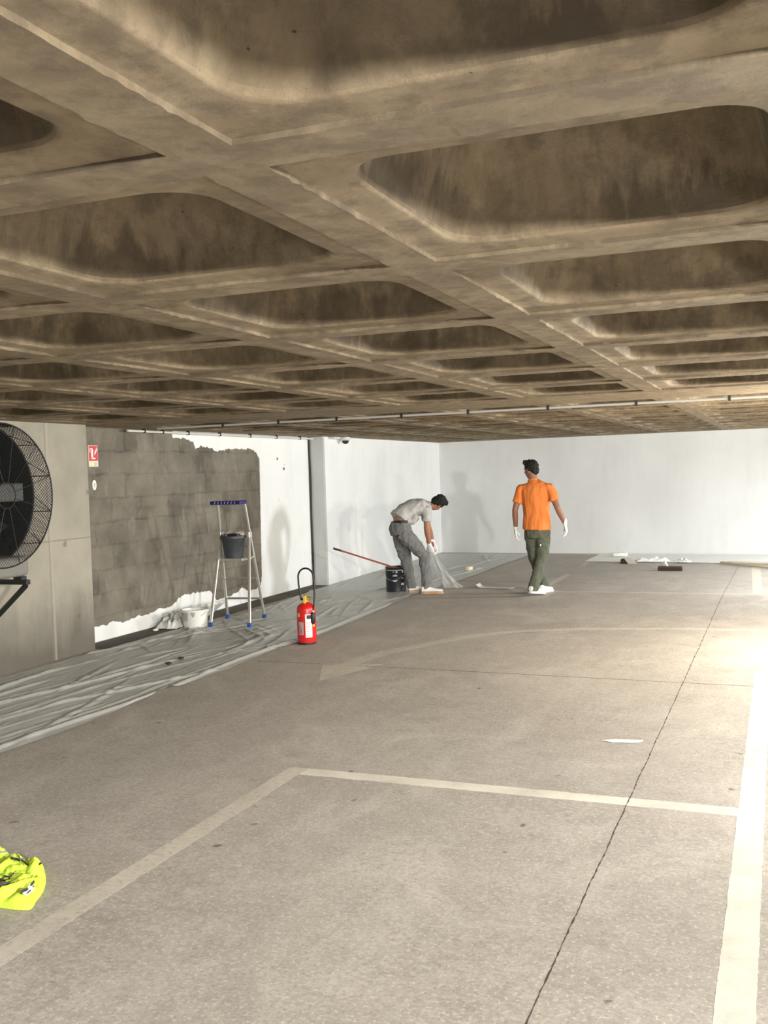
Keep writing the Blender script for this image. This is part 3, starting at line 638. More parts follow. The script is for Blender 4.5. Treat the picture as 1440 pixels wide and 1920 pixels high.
# ------------------------------------------------------------ fire extinguisher
ex, ey = -4.345, 8.81
t = thing('fire_extinguisher', (ex, ey, 0), 'red fire extinguisher with looped black hose standing at the edge of the plastic sheet', 'fire extinguisher')
REDP = mat('extinguisher_red', (.62, .015, .015), .28, spec=.6)
MB().lathe([(.075, .016), (.088, .02), (.093, .035), (.093, .335), (.090, .355), (.078, .378), (.055, .395), (.034, .402), (.03, .412)], (ex, ey, 0), 36).build('cylinder', REDP, t, True)
MB().lathe([(.080, .008), (.090, .008), (.090, .022), (.080, .022)], (ex, ey, 0), 32).build('base_ring', BLACK, t)
BRASS = mat('brass_valve', (.50, .36, .08), .35, .6); YELP = mat('yellow_tag', (.75, .55, .06), .5)
MB().lathe([(.028, .405), (.028, .43), (.02, .435), (.02, .462), (.024, .465), (.024, .478), (.01, .482)], (ex, ey, 0), 20).build('valve', BRASS, t, True)
MB().rbox(ex-.055, ex+.01, ey-.014, ey+.014, .425, .447, .005).build('hose_port', BLACK, t)
mm = Matrix.Translation((ex, ey-.01, .472)) @ Matrix.Rotation(.30, 4, 'Y')
MB().rbox(-.015, .085, -.009, .009, .0, .008, .003, mm).build('lever', BRASS, t)
mm = Matrix.Translation((ex, ey-.01, .452)) @ Matrix.Rotation(-.02, 4, 'Y')
MB().rbox(-.01, .08, -.009, .009, -.004, .004, .003, mm).build('carry_handle', BRASS, t)
cb = MB().rbox(ex-.012, ex+.014, ey-.040, ey-.028, .375, .472, .004); cb.tube([(ex-.01, ey-.04, .38), (ex-.016, ey-.055, .335)], .006, 6); cb.tube([(ex+.01, ey-.04, .38), (ex+.018, ey-.055, .345)], .006, 6)
cb.build('safety_pin_tag', YELP, t)
MB().tube([(ex+.045+.014*math.cos(a), ey-.012, .445+.014*math.sin(a)) for a in np.linspace(0, 2*PI, 16)], .003, 6).build('pull_ring', BRASS, t)
hp = []
for a in np.linspace(PI, .0, 18): hp.append((ex+.012+.082*math.cos(a), ey-.01, .655+.085*math.sin(a)))
hose = [(ex-.050, ey, .435), (ex-.062, ey, .50), (ex-.070, ey-.005, .58)]+hp+[(ex+.102, ey-.01, .58), (ex+.101, ey-.012, .48), (ex+.095, ey-.02, .39), (ex+.090, ey-.025, .335)]
MB().tube(hose, .0088, 12).build('hose', BLACK, t, True)
MB().tube([(ex+.088, ey-.028, .335), (ex+.088, ey-.028, .31)], .011, 10).build('hose_ferrule', mat('pale_ferrule', (.55, .50, .42), .5), t)
MB().tube([(ex+.088, ey-.030, .315), (ex+.084, ey-.034, .30), (ex+.083, ey-.036, .22), (ex+.088, ey-.034, .20)], [(.020, .02), (.030, .026), (.026, .024), (.014, .014)], 14).build('nozzle_grip', BLACK, t, True)
MB().tube([(ex+.088, ey-.034, .205), (ex+.090, ey-.034, .178)], .011, 10).build('nozzle_tip', YELP, t)
def decal(a0, a1, z0, z1, rad=.0942, th=.0012, n=10):
    m = MB(); rings = []
    for k in range(n+1):
        a = a0+(a1-a0)*k/n; rings.append([Vector((ex+r*math.cos(a), ey+r*math.sin(a), z)) for r, z in ((rad, z0), (rad+th, z0), (rad+th, z1), (rad, z1))])
    return m.loft(rings)
ca = math.atan2(-ey, -ex)       # towards the viewer's side
LW = mat('label_white', (.82, .80, .78), .4); LG = mat('label_grey', (.42, .34, .33), .4)
decal(ca-.14, ca+.58, .075, .30).build('instruction_label', LW, t)
decal(ca+.02, ca+.50, .255, .292, .0955).build('label_header', BLACK, t)
tx = MB()
for k in range(7):
    d = decal(ca-.06+.05*(k % 2), ca+.42-.07*(k % 3), .095+.02*k, .100+.02*k, .0955, .0006, 6); tx.add(d.v, d.f)
tx.build('label_text', mat('label_ink', (.35, .33, .33), .6), t)
decal(ca-1.0, ca-.32, .10, .225).build('triangle_panel', LG, t)
tx = MB()
for k in range(3): d = decal(ca-.98+.2*k, ca-.90+.2*k, .11, .215-.03*k, .0955, .0008, 4); tx.add(d.v, d.f)
tx.build('panel_marks', REDP, t)
decal(ca-1.05, ca-.78, .275, .31).build('small_label', YELP, t)
# ------------------------------------------------------------ black paint pail and roller pole
bx, by = -4.985, 12.93
t = thing('paint_pail', (bx, by, .006), 'black cylindrical paint pail with pale print on the sheet beside the bending man', 'bucket')
MB().lathe([(.13, .008), (.138, .012), (.142, .33), (.147, .335), (.147, .345), (.138, .345), (.134, .33), (.13, .03), (.002, .028)], (bx, by, 0), 36).build('body', mat('black_pail', (.014, .016, .022), .4), t, True)
MB().lathe([(.143, .30), (.147, .303), (.147, .309), (.143, .312)], (bx, by, 0), 36, cap=False).build('rim_band', mat('grey_band', (.30, .30, .28), .5), t)
def dec2(c, rad, a0, a1, z0, z1, th=.0012, n=6):
    return MB().loft([[Vector((c[0]+r*math.cos(a), c[1]+r*math.sin(a), z)) for r, z in ((rad, z0), (rad+th, z0), (rad+th, z1), (rad, z1))] for a in [a0+(a1-a0)*k/n for k in range(n+1)]])
cp = math.atan2(-by, -bx); PP = mat('pail_print', (.50, .52, .55), .5)
for (a0, a1, z0, z1) in ((-.35, -.15, .28, .285), (-.02, .06, .27, .295), (.09, .14, .27, .295), (-.32, .12, .225, .238), (-.18, .05, .245, .25), (-.36, .14, .16, .17), (-.25, .02, .15, .157), (.62, .80, .27, .30), (.55, .78, .19, .2), (.50, .85, .10, .13)):
    dec2((bx, by), .1415, cp+a0, cp+a1, z0, z1).build('printed_mark', PP, t)
MB().tube([(bx+.149*math.cos(a), by-.149*math.sin(a)*.98, .30-.13*math.sin(a)) for a in np.linspace(.02, PI-.02, 20)], .0028, 6).build('wire_handle', ALU, t)
t = thing('roller_pole', (-5.45, 12.9, .46), 'long red-brown roller pole leaning out of the black paint pail', 'pole')
MB().tube([(-5.78, 12.9, .565), (-5.05, 12.93, .345), (-4.93, 12.935, .31)], .012, 12).build('shaft', mat('red_brown_pole', (.40, .10, .055), .45), t, True)
MB().tube([(-5.90, 12.895, .600), (-5.78, 12.9, .565)], .015, 12).build('grip', mat('dark_grip', (.07, .045, .04), .6), t, True)
# ------------------------------------------------------------ small things on the floor
pp = [(-1.04, 6.03), (-.97, 6.005), (-.84, 6.03), (-.80, 6.075), (-.86, 6.09), (-.96, 6.075)]
o = MB().add([(x, y, .003) for x, y in pp]+[(x, y, .0045+.006*(x > -.85)) for x, y in pp], [tuple(range(5, -1, -1)), tuple(range(6, 12))]+[(i, (i+1) % 6, (i+1) % 6+6, i+6) for i in range(6)]).build('paper_sheet', mat('white_paper', (.85, .84, .80), .6), None)
tag(o, 'small white paper sheet lying alone on the concrete floor', 'paper')
t = thing('tape_roll', (-4.77, 15.68, 0), 'cream masking tape roll lying on the plastic sheet', 'tape')
MB().lathe([(.04, .012), (.062, .012), (.062, .075), (.04, .075), (.04, .012)], (-4.77, 15.68, 0), 28, cap=False).build('tape', mat('cream_tape', (.72, .63, .42), .6), t)
MB().lathe([(.036, .010), (.0398, .010), (.0398, .077), (.036, .077), (.036, .010)], (-4.77, 15.68, 0), 28, cap=False).build('core', mat('cardboard_core', (.5, .42, .3), .8), t)
MB().lathe([(.037, .078), (.061, .078), (.061, .0795), (.037, .0795)], (-4.77, 15.68, 0), 28, cap=False).build('tape_side', WHITEP, t)
cs = MB(); sec = [(-3.99, 13.50, .05), (-3.96, 13.49, .02), (-3.92, 13.48, .008), (-3.84, 13.47, .006), (-3.7, 13.45, .005), (-3.48, 13.44, .005)]
cs.loft([[Vector((x, y-.08, z)), Vector((x+.01, y+.09, z)), Vector((x+.01, y+.09, z+.004)), Vector((x, y-.08, z+.004))] for x, y, z in sec])
o = cs.build('cardboard_strip', mat('pale_card', (.60, .57, .50), .7), None); tag(o, 'flat pale cardboard strip with one curled end between the two men', 'cardboard')
t = thing('floor_squeegee', (-1.64, 15.95, 0), 'dark brown broad brush head with a short white handle socket on the floor', 'brush')
DB = mat('dark_bristle', (.035, .022, .016), .9, bump=.5, bscale=90)
MB().rbox(-1.82, -1.46, 15.90, 15.98, .0, .058, .008).build('bristle_block', DB, t)
MB().rbox(-1.815, -1.465, 15.905, 15.975, .056, .072, .005).build('back_board', mat('dark_board', (.07, .042, .03), .7), t)
mm = Matrix.Translation((-1.68, 15.95, .07)) @ Matrix.Rotation(-.45, 4, 'Y')
MB().tube([mm @ Vector((0, 0, 0)), mm @ Vector((0, 0, .10))], .014, 10).build('handle_socket', WHITEP, t, True)
MB().rbox(-1.765, -1.71, 15.93, 15.97, .072, .13, .01).build('clamp', mat('grey_clamp', (.30, .28, .25), .6), t)
t = thing('brush_head', (-2.42, 17.05, 0), 'dark angular brush head with a pale slanted top beside the white scraps', 'brush')
MB().add([(-2.55, 17.0, 0), (-2.42, 16.98, 0), (-2.40, 17.14, 0), (-2.55, 17.14, 0), (-2.54, 17.0, .075), (-2.49, 16.99, .09), (-2.45, 17.13, .09), (-2.54, 17.13, .075)], [(3, 2, 1, 0), (4, 5, 6, 7), (0, 1, 5, 4), (1, 2, 6, 5), (2, 3, 7, 6), (3, 0, 4, 7)]).build('bristle_block', DB, t)
MB().add([(-2.415, 16.985, .002), (-2.30, 17.0, .002), (-2.29, 17.14, .002), (-2.395, 17.14, .002), (-2.485, 16.99, .094), (-2.44, 17.0, .096), (-2.42, 17.13, .096), (-2.445, 17.13, .094)], [(3, 2, 1, 0), (4, 5, 6, 7), (0, 1, 5, 4), (1, 2, 6, 5), (2, 3, 7, 6), (3, 0, 4, 7)]).build('slanted_back', mat('pale_wood_back', (.34, .32, .26), .7), t)
o = MB().rbox(-2.86, -2.62, 18.25, 18.38, .012, .075, .01).build('white_carton', WHITEP, None, True); tag(o, 'small bright white box on the pale strip by the back wall', 'box')
cloth('paper_scrap', -2.06, 17.36, .27, .08, .014, .07, 13, WCL, 'crumpled white paper trailing from the slanted brush head', 'paper', .1, 18)
cloth('paper_scrap', -1.56, 17.22, .12, .07, .014, .06, 14, WCL, 'smaller crumpled white paper just behind the broad dark brush', 'paper', -.2, 14)
WOOD = mat('pale_batten', (.50, .45, .36), .7, var=.15)
o = MB().tube([(-.96, 17.02, .028), (-.1, 16.15, .028), (.3, 15.8, .028)], [(.022, .018)]*3, 4, ref=(0, 0, 1)).build('wooden_batten', WOOD, None); tag(o, 'pale wooden batten lying on the floor at the right, nearer one of two', 'batten', 'battens by the back wall')
o = MB().tube([(-.86, 17.06, .03), (.1, 16.78, .03), (.9, 16.55, .03)], [(.022, .018)]*3, 4, ref=(0, 0, 1)).build('wooden_batten', WOOD, None); tag(o, 'pale wooden batten lying on the floor at the right, farther one of two', 'batten', 'battens by the back wall')
# ------------------------------------------------------------ hi-vis vest heap at the left
t = thing('safety_vest', (-3.0, 3.25, 0), 'crumpled fluorescent yellow safety vest with black edging heaped on the floor', 'vest')
HV = mat('fluorescent_yellow', (.56, .74, .06), .75, bump=.5, bscale=60, var=.1)
def vest_h(x, y):
    q = Vector((x*6.5+1.3, y*6.5, 0)); w = Vector((noise.noise(q*.8+Vector((5, 1, 2))), noise.noise(q*.8+Vector((1, 7, 3))), 0))*.7
    return .020+.085*abs(noise.noise(q+w))+.040*abs(noise.noise((q+w)*2.3+Vector((3, 3, 1))))+.012*abs(noise.noise(q*6))
outl = [(-2.735, 3.05), (-2.765, 3.12), (-2.80, 3.20), (-2.87, 3.30), (-2.96, 3.385), (-3.06, 3.40), (-3.13, 3.43), (-3.22, 3.45), (-3.33, 3.50), (-3.5, 3.5), (-3.6, 3.3), (-3.5, 3.05), (-3.2, 2.95), (-3.0, 3.0), (-2.87, 3.025), (-2.79, 3.03)]
def cr(P, n=6):
    o = []; N = len(P)
    for i in range(N):
        p0, p1, p2, p3 = [Vector(P[(i+k-1) % N]) for k in range(4)]
        for s in range(n):
            u = s/n; o.append(.5*((2*p1)+(-p0+p2)*u+(2*p0-5*p1+4*p2-p3)*u*u+(-p0+3*p1-3*p2+p3)*u**3))
    return o
OL = cr(outl, 9); cc = Vector((-3.15, 3.25)); vm = MB(); rings = []
for k in range(1, 61):
    s = k/60; ring = []
    for p in OL:
        q = cc.lerp(p, s); e = min(1, (1-s)*7)
        h = .006+(e**.5)*(vest_h(q.x, q.y)+.004)
        ring.append(Vector((q.x, q.y, h)))
    rings.append(ring)
rings.append([Vector((p.x, p.y, .002)) for p in OL])
vm.loft(rings, cap=False); vm.f.append(tuple(range(len(OL)-1, -1, -1))); nb = len(vm.v)-len(OL); vm.f.append(tuple(range(nb, nb+len(OL))))
vm.build('fabric', HV, t, True)
def onv(x, y, dz=.004):
    return Vector((x, y, vest_h(x, y)+.014+dz))
def trim(P, r=.006, fl=True): 
    Q = [Vector(p) for p in P]; out_ = []
    for a, b in zip(Q, Q[1:]): out_ += [a.lerp(b, k/4) for k in range(4)]
    out_.append(Q[-1]); MB().tube([onv(p.x, p.y) for p in out_], [(r, r*.5)]*len(out_), 6, ref=(0, 0, 1)).build('black_edging', BLACK, t, True)
trim([(-3.061, 3.358), (-3.008, 3.324), (-2.958, 3.315), (-2.925, 3.318), (-2.892, 3.302)], .004)
trim([(-3.048, 3.301), (-3.043, 3.321), (-3.025, 3.327)], .005)
trim([(-3.10, 3.06), (-2.976, 3.095), (-2.981, 3.16), (-2.98, 3.182), (-2.958, 3.195), (-2.951, 3.208)], .004)
trim([(-2.99, 3.09), (-2.945, 3.121), (-2.947, 3.159), (-2.929, 3.159), (-2.911, 3.137)], .004)
trim([(-3.03, 3.0), (-2.922, 3.037), (-2.888, 3.058), (-2.871, 3.074), (-2.871, 3.095)], .008)
trim([(-2.77, 3.045), (-2.775, 3.08), (-2.79, 3.12), (-2.80, 3.15)], .007)
trim([(-2.755, 3.058), (-2.765, 3.09), (-2.785, 3.13)], .004)
REFL = mat('reflective_grey', (.45, .48, .52), .3, .4)
def band(P, w_, name, m_):
    rg = []
    for i, p in enumerate(P):
        a = Vector(P[max(i-1, 0)]); b = Vector(P[min(i+1, len(P)-1)]); d = (b-a).normalized(); s = Vector((d.y, -d.x))*w_/2; q = Vector(p); l, r = q-s, q+s
        rg.append([onv(l.x, l.y, .002), onv(r.x, r.y, .002), onv(r.x, r.y, .006), onv(l.x, l.y, .006)])
    MB().loft(rg).build(name, m_, t, True)
band([(-3.40, 3.40), (-3.273, 3.382), (-3.204, 3.371), (-3.15, 3.365)], .045, 'reflective_band', REFL)
band([(-3.06, 3.31), (-3.045, 3.335), (-3.02, 3.345)], .018, 'reflective_band', REFL)
band([(-2.760, 3.05), (-2.768, 3.085), (-2.787, 3.125)], .02, 'pale_reflective_band', mat('bright_band', (.80, .80, .75), .35))
# ------------------------------------------------------------ people
SKIN = mat('skin', (.25, .118, .07), .55, var=.08); SKIN2 = mat('light_skin', (.33, .155, .09), .55, var=.08); HAIR = mat('dark_hair', (.004, .0035, .003), .8, bump=.8, bscale=70)
GLOVE = mat('white_glove', (.80, .80, .78), .6, bump=.2, bscale=60); SHOE = mat('white_shoe', (.82, .82, .80), .5); SOLE = mat('shoe_sole', (.62, .58, .52), .6); GUM = mat('gum_sole', (.42, .25, .14), .6)
V = Vector
def frame(fwd, upv):
    f_ = Vector(fwd).normalized(); s = f_.cross(Vector(upv)).normalized(); u = s.cross(f_); return Matrix((s, f_, u)).transposed()
def head_prims(m, c, fr):
    def P(x, y, z): return Vector(c)+fr @ Vector((x, y, z))
    m.ell(P(0, -.012, .025), (.074, .092, .088), fr); m.ell(P(0, .022, -.045), (.056, .066, .068), fr); m.ell(P(0, .055, -.092), (.026, .026, .022), fr)
    m.ell(P(0, .078, .018), (.052, .016, .012), fr)
    m.tube([P(0, .083, .012), P(0, .104, -.026), P(0, .090, -.034)], [.009, .015, .010], 8, dome=True)
    for s in (-1, 1): m.ell(P(.074*s, -.005, -.012), (.010, .020, .032), fr); m.ell(P(.038*s, .058, -.035), (.018, .020, .02), fr)
    m.ell(P(0, .083, -.062), (.024, .011, .008), fr)
    return P
def hair_prims(m, c, fr, seed=1):
    def P(x, y, z): return Vector(c)+fr @ Vector((x, y, z))
    m.ell(P(0, -.018, .042), (.083, .098, .084), fr); m.ell(P(0, -.060, -.01), (.066, .048, .070), fr)
    for s in (-1, 1): m.ell(P(.068*s, -.018, .012), (.014, .045, .040), fr)
    R = random.Random(seed)
    for k in range(16): 
        a = R.uniform(-1.3, 1.3); m.ell(P(.06*math.sin(a), .030+.03*math.cos(a)*R.uniform(.2, 1), .095+R.uniform(-.012, .018)), (.024, .026, .022), fr)
def face_parts(P, fr, body):
    for s in (-1, 1):
        MB().ell(P(.030*s, .074, .002), (.0125, .009, .0095), fr, 12, 8).build('eye', mat('eye_white', (.75, .73, .70), .3), body, True)
        MB().ell(P(.030*s, .082, .002), (.0055, .003, .0055), fr, 10, 6).build('iris', mat('dark_iris', (.03, .015, .01), .2), body, True)
    MB().ell(P(0, .092, -.063), (.022, .005, .0055), fr, 12, 8).build('lips', mat('lips', (.30, .12, .09), .5), body, True)
def glove(name, wrist, d, palm_n, side, mat_, parent, curl=.5):
    """five-fingered gloved hand; d = wrist->fingers, palm_n = way the palm faces, side = +-1 thumb direction"""
    G = 1.14
    d = Vector(d).normalized(); pn = Vector(palm_n); pn = (pn-d*pn.dot(d)).normalized(); w_ = d.cross(pn)*side
    m = MB(); W_ = Vector(wrist)
    m.tube([W_-d*.035, W_, W_+d*.02, W_+d*.055, W_+d*.092], [(.031, .027), (.029, .023), (.035, .019), (.042, .018), (.041, .015)], 14, ref=w_, dome=True)
    for q, (o_, ln, r) in enumerate(((.030, .070, .0098), (.0105, .080, .0102), (-.010, .074, .0098), (-.030, .058, .0088))):
        a = W_+d*.088+w_*o_; P = [a]; ang = 0; dd = d
        for sgl, fr_ in ((.45, .6), (.30, 1.), (.25, .8)):
            ang += curl*fr_; dd = (d*math.cos(ang)+pn*math.sin(ang)); a = a+dd*ln*sgl; P.append(a)
        P[0] = P[0]-d*.02
        m.tube(P, [r*1.05, r, r*.95, r*.85], 8, dome=True)
    a = W_+d*.028+w_*.030; P = [a, a+(d*.55+w_*.75+pn*.25).normalized()*.034, a+(d*.55+w_*.75+pn*.25).normalized()*.034+(d*.85+w_*.35+pn*.4).normalized()*.032, a+(d*.55+w_*.75+pn*.25).normalized()*.034+(d*.85+w_*.35+pn*.4).normalized()*.056]
    m.tube(P, [.014, .0125, .011, .009], 8, dome=True)
    m.v = [tuple(W_+(Vector(v)-W_)*G) for v in m.v]
    return blob(name, m, .0045, mat_, parent, 2)
def shoe(foot, toe_dir, upv, parent, length=.285, solem=SOLE):
    """foot = point under the heel"""
    fr = frame(toe_dir, upv)
    def P(x, y, z): return Vector(foot)+fr @ Vector((x, y, z))
    m = MB()
    secs = [(-.035, .028, .070, .036), (-.01, .036, .086, .044), (.04, .037, .080, .042), (.09, .038, .066, .036), (.15, .046, .050, .027), (.20, .049, .042, .022), (.235, .040, .036, .018), (.25, .022, .030, .012)]
    m.loft([[P(w_*math.cos(a), y, max(.022, .022+(h)*(.5+.5*math.sin(a)) if True else 0)) for a in [2*PI*k/16 for k in range(16)]] for y, w_, h, _ in secs])
    m.tube([P(0, .015, .04), P(0, .02, .092)], [(.036, .044), (.036, .042)], 14, ref=fr @ Vector((1, 0, 0)))
    s = blob('shoe', m, .006, SHOE, parent, 5)
    so = MB(); out_ = [(-.045, .0), (-.035, .03), (.0, .040), (.06, .037), (.13, .046), (.19, .052), (.235, .045), (.262, .018)]
    ol = [(x, y) for y, x in out_]+[(-x, y) for y, x in reversed(out_)]
    so.loft([[P(x*1.0, y, z) for x, y in ol] for z in (0, .006, .028)])
    so.build('sole', solem, s)
    lm = MB()
    for k in range(5): lm.tube([P(-.02, .075+.018*k, .093-.010*k), P(0, .080+.018*k, .100-.010*k), P(.02, .075+.018*k, .093-.010*k)], .003, 5)
    lm.build('laces', WHITEP, s)
    return s
# ---- man in the orange shirt, walking away
A = thing('person', (-2.97, 12.78, 0), 'man in an orange polo shirt, green trousers and white gloves walking towards the back wall', 'person')
hc = V((-3.03, 12.82, 1.625)); hf = frame((-.86, .42, -.16), (-.10, .0, 1))
bm_ = MB(); PH = head_prims(bm_, hc, hf)
bm_.tube([(-2.985, 12.80, 1.42), (-3.0, 12.80, 1.50), (-3.02, 12.81, 1.58)], [(.066, .062), (.056, .055), (.055, .058)], 16, ref=(1, 0, 0), dome=True)
bm_.tube([(-2.965, 12.80, .92), (-2.965, 12.80, 1.10), (-2.975, 12.80, 1.28), (-2.98, 12.80, 1.40), (-2.985, 12.80, 1.45)], [(.14, .095), (.125, .085), (.155, .10), (.165, .09), (.09, .06)], 20, ref=(1, 0, 0), dome=True)
sl, el, wl = V((-3.165, 12.79, 1.385)), V((-3.243, 12.77, 1.10)), V((-3.262, 12.86, .865))
sr, er, wr = V((-2.785, 12.79, 1.39)), V((-2.680, 12.73, 1.125)), V((-2.612, 12.83, .925))
for s_, e_, w_ in ((sl, el, wl), (sr, er, wr)):
    bm_.tube([s_, s_.lerp(e_, .35), e_, e_.lerp(w_, .3), w_, w_.lerp(e_, -.25)], [.052, .047, .038, .040, .026, .022], 14, dome=True)
kR, aR = V((-2.925, 12.85, .47)), V((-3.005, 12.67, .10)); kL, aL = V((-3.045, 12.92, .48)), V((-2.955, 13.06, .12))
for h_, k_, a_ in ((V((-2.88, 12.80, .90)), kR, aR), (V((-3.05, 12.82, .90)), kL, aL)):
    bm_.tube([h_, h_.lerp(k_, .4), k_, k_.lerp(a_, .35), a_], [.075, .068, .045, .045, .032], 14, dome=True)
body = blob('body', bm_, .0075, SKIN, A, 5)
face_parts(PH, hf, body)
hm_ = MB(); hair_prims(hm_, hc, hf, 3); blob('hair', hm_, .007, HAIR, body, 2, (.010, (55, 55, 55)))
sh = MB()
sh.tube([(-2.968, 12.79, .85), (-2.965, 12.79, .92), (-2.965, 12.79, 1.05), (-2.97, 12.79, 1.18), (-2.972, 12.79, 1.29), (-2.975, 12.79, 1.38), (-2.985, 12.79, 1.43), (-2.99, 12.795, 1.475)],
        [(.188, .145), (.182, .138), (.166, .122), (.172, .122), (.188, .126), (.190, .115), (.158, .095), (.080, .068)], 28, ref=(1, 0, 0))
for s_, e_ in ((sl, el), (sr, er)):
    dx = V((.10 if s_.x < -2.97 else -.10, 0, .022)); s2_ = s_+V((-dx.x*.12, 0, -.012)); sh.tube([s_+dx, s2_, s_.lerp(e_, .30), s_.lerp(e_, .66)], [(.050, .075), (.056, .070), (.062, .066), .064], 18, ref=(0, 0, 1))
shirt = blob('polo_shirt', sh, .008, mat('orange_pique', (.68, .19, .035), .8, bump=.35, bscale=25, var=.06), A, 9, (.011, (15, 15, 4)))
MB().tube([(-2.995, 12.795, 1.455), (-3.0, 12.797, 1.475), (-3.003, 12.80, 1.498)], [(.080, .070), (.072, .066), (.066, .062)], 24, ref=(1, 0, 0), cap=False).build('collar', mat('orange_rib', (.62, .20, .05), .8), shirt, True)
TR = mat('olive_trousers', (.085, .094, .064), .85, bump=.4, bscale=30, var=.14, vscale=14)
tr_ = MB(); tr_.tube([(-2.965, 12.80, .74), (-2.965, 12.80, .82), (-2.965, 12.795, .90), (-2.965, 12.795, .97)], [(.160, .118), (.168, .124), (.155, .108), (.140, .095)], 26, ref=(1, 0, 0))
for h_, k_, a_ in ((V((-2.885, 12.80, .83)), kR, aR), (V((-3.045, 12.82, .83)), kL, aL)):
    tr_.tube([h_, h_.lerp(k_, .3), h_.lerp(k_, .7), k_, k_.lerp(a_, .3), k_.lerp(a_, .7), a_.lerp(k_, .0), a_+V((0, 0, -.03))], [(.095, .10), (.097, .10), (.082, .086), (.076, .082), (.074, .078), (.070, .070), (.070, .072), (.064, .070)], 20, ref=(1, 0, 0))
trs = blob('trousers', tr_, .008, TR, A, 4, (.014, (14, 14, 10)))
for x, y, z, s_ in ((-2.90, 12.685, .655, .010), (-2.96, 12.70, .30, .006)): MB().ell((x, y, z), (s_, .010, s_*1.4)).build('paint_spot', WHITEP, trs)
glove('glove', wl+V((.0, .0, -.005)), (.03, .10, -.99), (.85, .2, .1), -1, GLOVE, A, .42)
glove('glove', wr+V((.004, .0, -.005)), (.12, .10, -.98), (-.85, -.1, -.1), 1, GLOVE, A, .55)
shoe((-3.015, 12.625, .040), (.42, .88, -.13), (0, .16, 1), A)
shoe((-2.965, 12.98, .004), (.30, .95, 0), (0, 0, 1), A)
# ---- man bending down
B = thing('person', (-4.62, 12.76, 0), 'man in a grey t-shirt and grey trousers bending forward over the plastic sheet', 'person')
hc = V((-4.40, 13.10, 1.205)); hf = frame((.06, .72, -.69), (.78, .30, .45))
bb = MB(); PH = head_prims(bb, hc, hf)
pel = V((-4.835, 12.77, .88)); lat = V((.60, -.80, 0)).normalized()
spine = [pel, V((-4.855, 12.80, .985)), V((-4.79, 12.88, 1.095)), V((-4.69, 12.96, 1.165)), V((-4.58, 13.02, 1.165)), V((-4.52, 13.05, 1.155))]
bb.tube(spine, [(.115, .085), (.125, .09), (.125, .095), (.14, .09), (.135, .075), (.06, .05)], 20, ref=lat, dome=True)
bb.tube([V((-4.56, 13.04, 1.15)), V((-4.50, 13.06, 1.165)), V((-4.43, 13.085, 1.185))], [.062, .054, .055], 14, dome=True)
sR, eR, wR = V((-4.495, 12.90, 1.09)), V((-4.500, 12.89, .865)), V((-4.500, 12.97, .655)); sL, eL, wL = V((-4.62, 13.17, 1.10)), V((-4.585, 13.20, .86)), V((-4.50, 13.12, .66))
for s_, e_, w_ in ((sR, eR, wR), (sL, eL, wL)):
    bb.tube([s_, s_.lerp(e_, .35), e_, e_.lerp(w_, .3), w_, w_.lerp(e_, -.2)], [.046, .046, .042, .043, .028, .023], 14, dome=True)
bkR, baR = V((-4.540, 12.87, .49)), V((-4.475, 12.74, .10)); bkL, baL = V((-4.835, 12.92, .47)), V((-4.715, 12.82, .10))
for h_, k_, a_ in ((V((-4.80, 12.73, .84)), bkR, baR), (V((-4.88, 12.83, .84)), bkL, baL)):
    bb.tube([h_, h_.lerp(k_, .4), k_, k_.lerp(a_, .35), a_], [.060, .062, .046, .045, .032], 14, dome=True)
bodyB = blob('body', bb, .0075, SKIN2, B, 5)
face_parts(PH, hf, bodyB)
hm_ = MB(); hair_prims(hm_, hc, hf, 7); blob('hair', hm_, .007, HAIR, bodyB, 2, (.009, (55, 55, 55)))
ts = MB()
ts.tube([V((-4.872, 12.79, 1.005)), V((-4.845, 12.82, 1.045)), V((-4.79, 12.88, 1.095)), V((-4.70, 12.955, 1.15)), V((-4.60, 13.01, 1.16)), V((-4.535, 13.045, 1.158)), V((-4.49, 13.062, 1.168))], [(.158, .128), (.158, .128), (.160, .13), (.180, .128), (.182, .112), (.098, .080), (.068, .064)], 26, ref=lat)
ts.tube([V((-4.76, 12.80, .985)), V((-4.70, 12.84, .975)), V((-4.66, 12.88, 1.04))], [(.09, .05), (.09, .06), (.11, .07)], 18, ref=lat)
for s_, e_ in ((sR, eR), (sL, eL)):
    cdir = (V((-4.60, 13.02, 1.17))-s_)*.55; ts.tube([s_+cdir, s_+cdir*.2+V((0, 0, .01)), s_.lerp(e_, .25), s_.lerp(e_, .56)], [.066, .068, .067, .068], 18)
blob('t_shirt', ts, .008, mat('grey_jersey', (.43, .43, .41), .85, bump=.3, bscale=30, var=.05), B, 7, (.011, (12, 12, 12)))
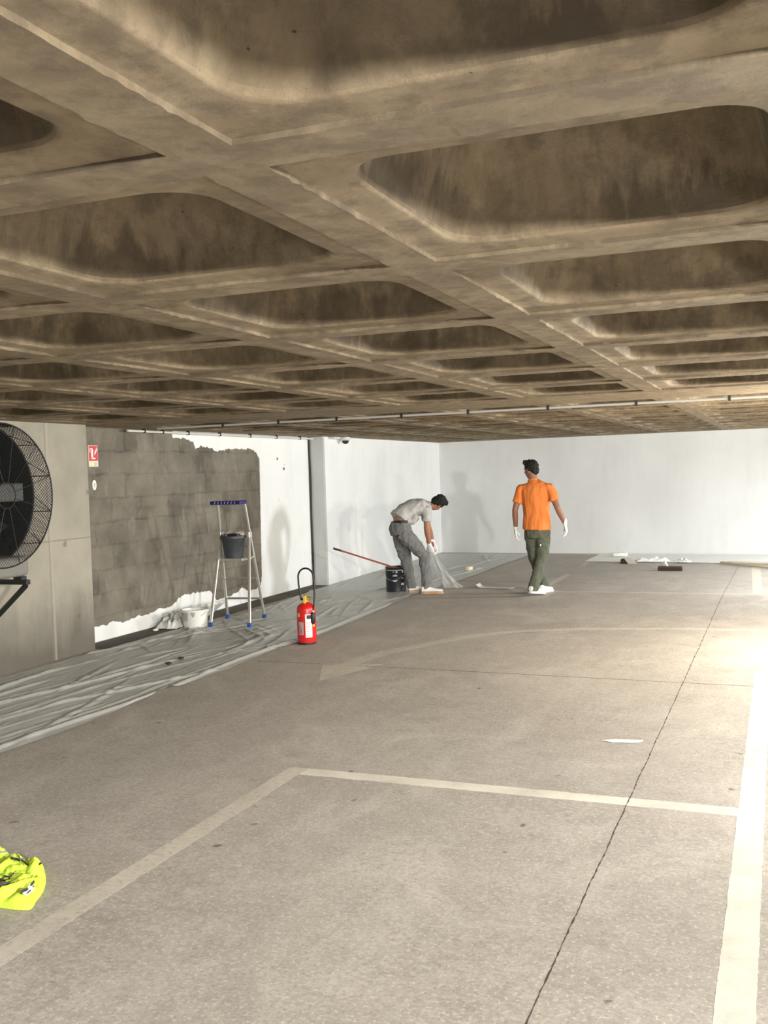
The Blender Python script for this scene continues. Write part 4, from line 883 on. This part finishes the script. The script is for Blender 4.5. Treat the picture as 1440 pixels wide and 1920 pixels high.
MB().tube([V((-4.845, 12.775, .945)), V((-4.847, 12.779, .975))], [(.150, .122), (.146, .118)], 28, ref=lat, cap=True).build('waistband', BLACK, B, True)
tb = MB(); tb.tube([V((-4.835, 12.775, .80)), V((-4.842, 12.775, .87)), V((-4.845, 12.777, .925)), V((-4.846, 12.778, .958))], [(.165, .135), (.172, .145), (.160, .133), (.148, .12)], 26, ref=lat)
for h_, k_, a_ in ((V((-4.785, 12.71, .83)), bkR, baR), (V((-4.885, 12.84, .83)), bkL, baL)):
    tb.tube([h_, h_.lerp(k_, .35), h_.lerp(k_, .7), k_, k_.lerp(a_, .3), k_.lerp(a_, .7), a_, a_+V((0, 0, -.035))], [(.098, .105), (.100, .105), (.085, .09), (.076, .080), (.070, .074), (.064, .066), (.066, .068), (.060, .064)], 20, ref=lat)
blob('trousers', tb, .008, mat('grey_trousers', (.150, .152, .148), .85, bump=.4, bscale=30, var=.14, vscale=14), B, 4, (.020, (14, 14, 10)))
glove('glove', wR+V((.0, .0, -.01)), (.22, .12, -.97), (.3, .9, .0), -1, GLOVE, B, .6)
glove('glove', wL+V((.0, .0, -.01)), (.40, -.2, -.9), (-.2, -.9, .0), 1, GLOVE, B, .6)
shoe((-4.50, 12.70, .004), (.93, .34, 0), (0, 0, 1), B, solem=GUM)
shoe((-4.722, 12.80, .008), (.62, .50, 0), (0, 0, 1), B, solem=GUM)
# crumpled sheet he is lifting
dm = MB(); rg = []; NR = 26
for i in range(NR):
    u = i/(NR-1); c_ = Vector((-4.485+.17*u**1.3, 13.06+.30*u, .575-.56*u**.8)); wd = .025+.085*u; row = []
    for k in range(29):
        a = 2*PI*k/28; rr_ = 1+.35*math.sin(a*5+u*6)*(.3+u)+.25*noise.noise(Vector((math.cos(a)*2, math.sin(a)*2, u*7)))
        row.append(c_+Vector((math.cos(a)*wd*rr_, math.sin(a)*wd*.7*rr_, 0)))
    rg.append(row[:-1])
o = dm.loft(rg).build('plastic_film', MPC, None, True); tag(o, 'bunched clear plastic film hanging from the gloves of the bending man', 'plastic film')
